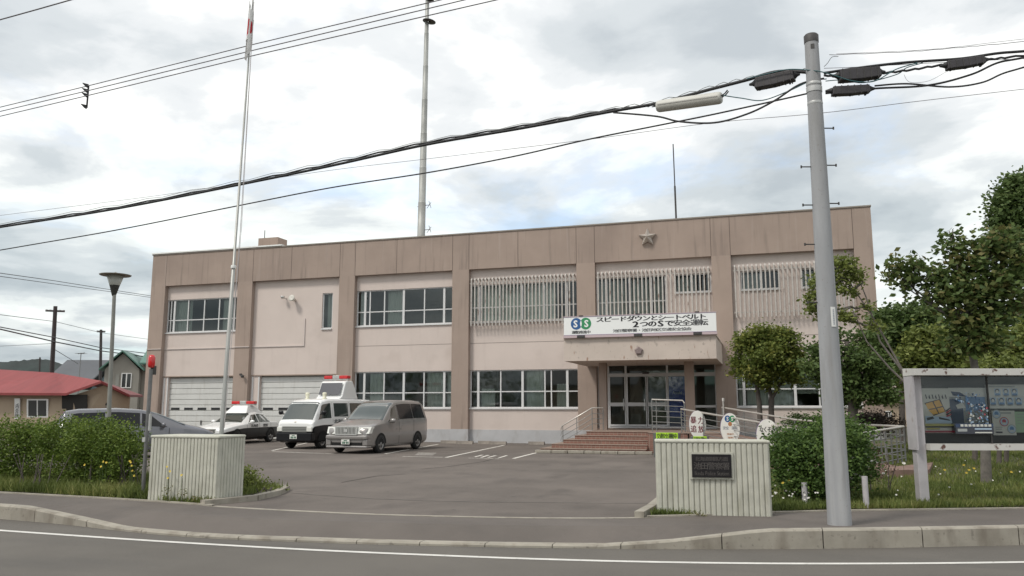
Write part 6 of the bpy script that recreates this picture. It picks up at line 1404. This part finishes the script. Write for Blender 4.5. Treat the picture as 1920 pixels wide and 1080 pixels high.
grass('verge_grass', 26000, sL, .07, .22, gm, 5); grass('lawn_grass', 100000, sR, .05, .15, gm, 6)
# flowers: daisies and yellow weeds
def flowers(name, pts, m, s, stem_h):
    mb = MB(); rr = random.Random(len(pts))
    for x, y in pts:
        h = stem_h*rr.uniform(.6, 1.2); z0 = .02; mb.tube([(x, y, z0), (x+rr.uniform(-.03, .03), y, z0+h)], .003, 4, 1)
        for k in range(6):
            a = k*PI/3; q = s*rr.uniform(.8, 1.2); c = Vector((x, y-.01, z0+h)); u = Vector((math.cos(a), .25*math.sin(a)-.2, .75*math.sin(a)))*q; v = Vector((math.cos(a+.9), .25*math.sin(a+.9)-.2, .75*math.sin(a+.9)))*q
            mb.add([c, c+u, c+v], [(0,1,2)], 0)
    return tag(mb.build(name, [m, mat('stem green', (.07, .11, .03), .8)]), kind='stuff')
rr = random.Random(9); D = []
for k in range(95):
    x = rr.gauss(.5, .45) if k < 45 else rr.uniform(1.2, 8); y = bk(x)+rr.uniform(.2, 2.2) if k < 45 else bk(x)+rr.uniform(.8, 9); D.append((x, y))
flowers('daisies', D, mat('daisy white', (.75, .73, .68), .7), .017, .22)
flowers('tall_daisies', [(p.x, p.y) for p in (G(x, 945) for x in (1600, 1606, 1612, 1620, 1632, 1640, 1650, 1590, 1480, 1500, 1660, 1605, 1617, 1700))], mat('daisy white', (0, 0, 0)), .028, .62)
flowers('yellow_flowers', [(p.x, p.y) for p in (G(x, y) for x, y in ((190, 928), (196, 927), (186, 930), (240, 925), (246, 924), (250, 926), (242, 928), (244, 926), (310, 943), (313, 943), (316, 943), (338, 945), (155, 929), (1470, 948), (1480, 945), (1560, 945), (1815, 925), (1820, 920), (1830, 930), (1812, 932), (1900, 930), (1775, 930)))], mat('yellow petal', (.58, .42, .05), .7), .024, .5)
# thin weeds growing in front of the gate wall
wd = leafmat('weed leaf', (.09, .10, .03), (.15, .15, .05), (.24, .2, .09))
for i, (px, n, lab) in enumerate(((313, 60, 'thin yellow-flowered weed against the left gate wall'), (340, 40, 'dark dry stalk standing before the left gate wall'), (376, 200, 'low tuft of dry weeds at the foot of the left gate wall'), (1310, 60, 'tiny weed tuft at the foot of the right gate wall'))):
    p = FY(px, 945, 11.62) if px < 1000 else G(px, 969); h = (.42, .42, .16, .08)[i]
    tree('weed', lab, (p.x, p.y, .02), [([(p.x, p.y, 0), (p.x+.01, p.y, h*.6), (p.x-.01, p.y, h)], .006, .003)], [((p.x, p.y, h*.35), (.05 if i < 2 else .14, .05, h*.4), n)], .035, wd, 80+i, branches=False, cat='weed')
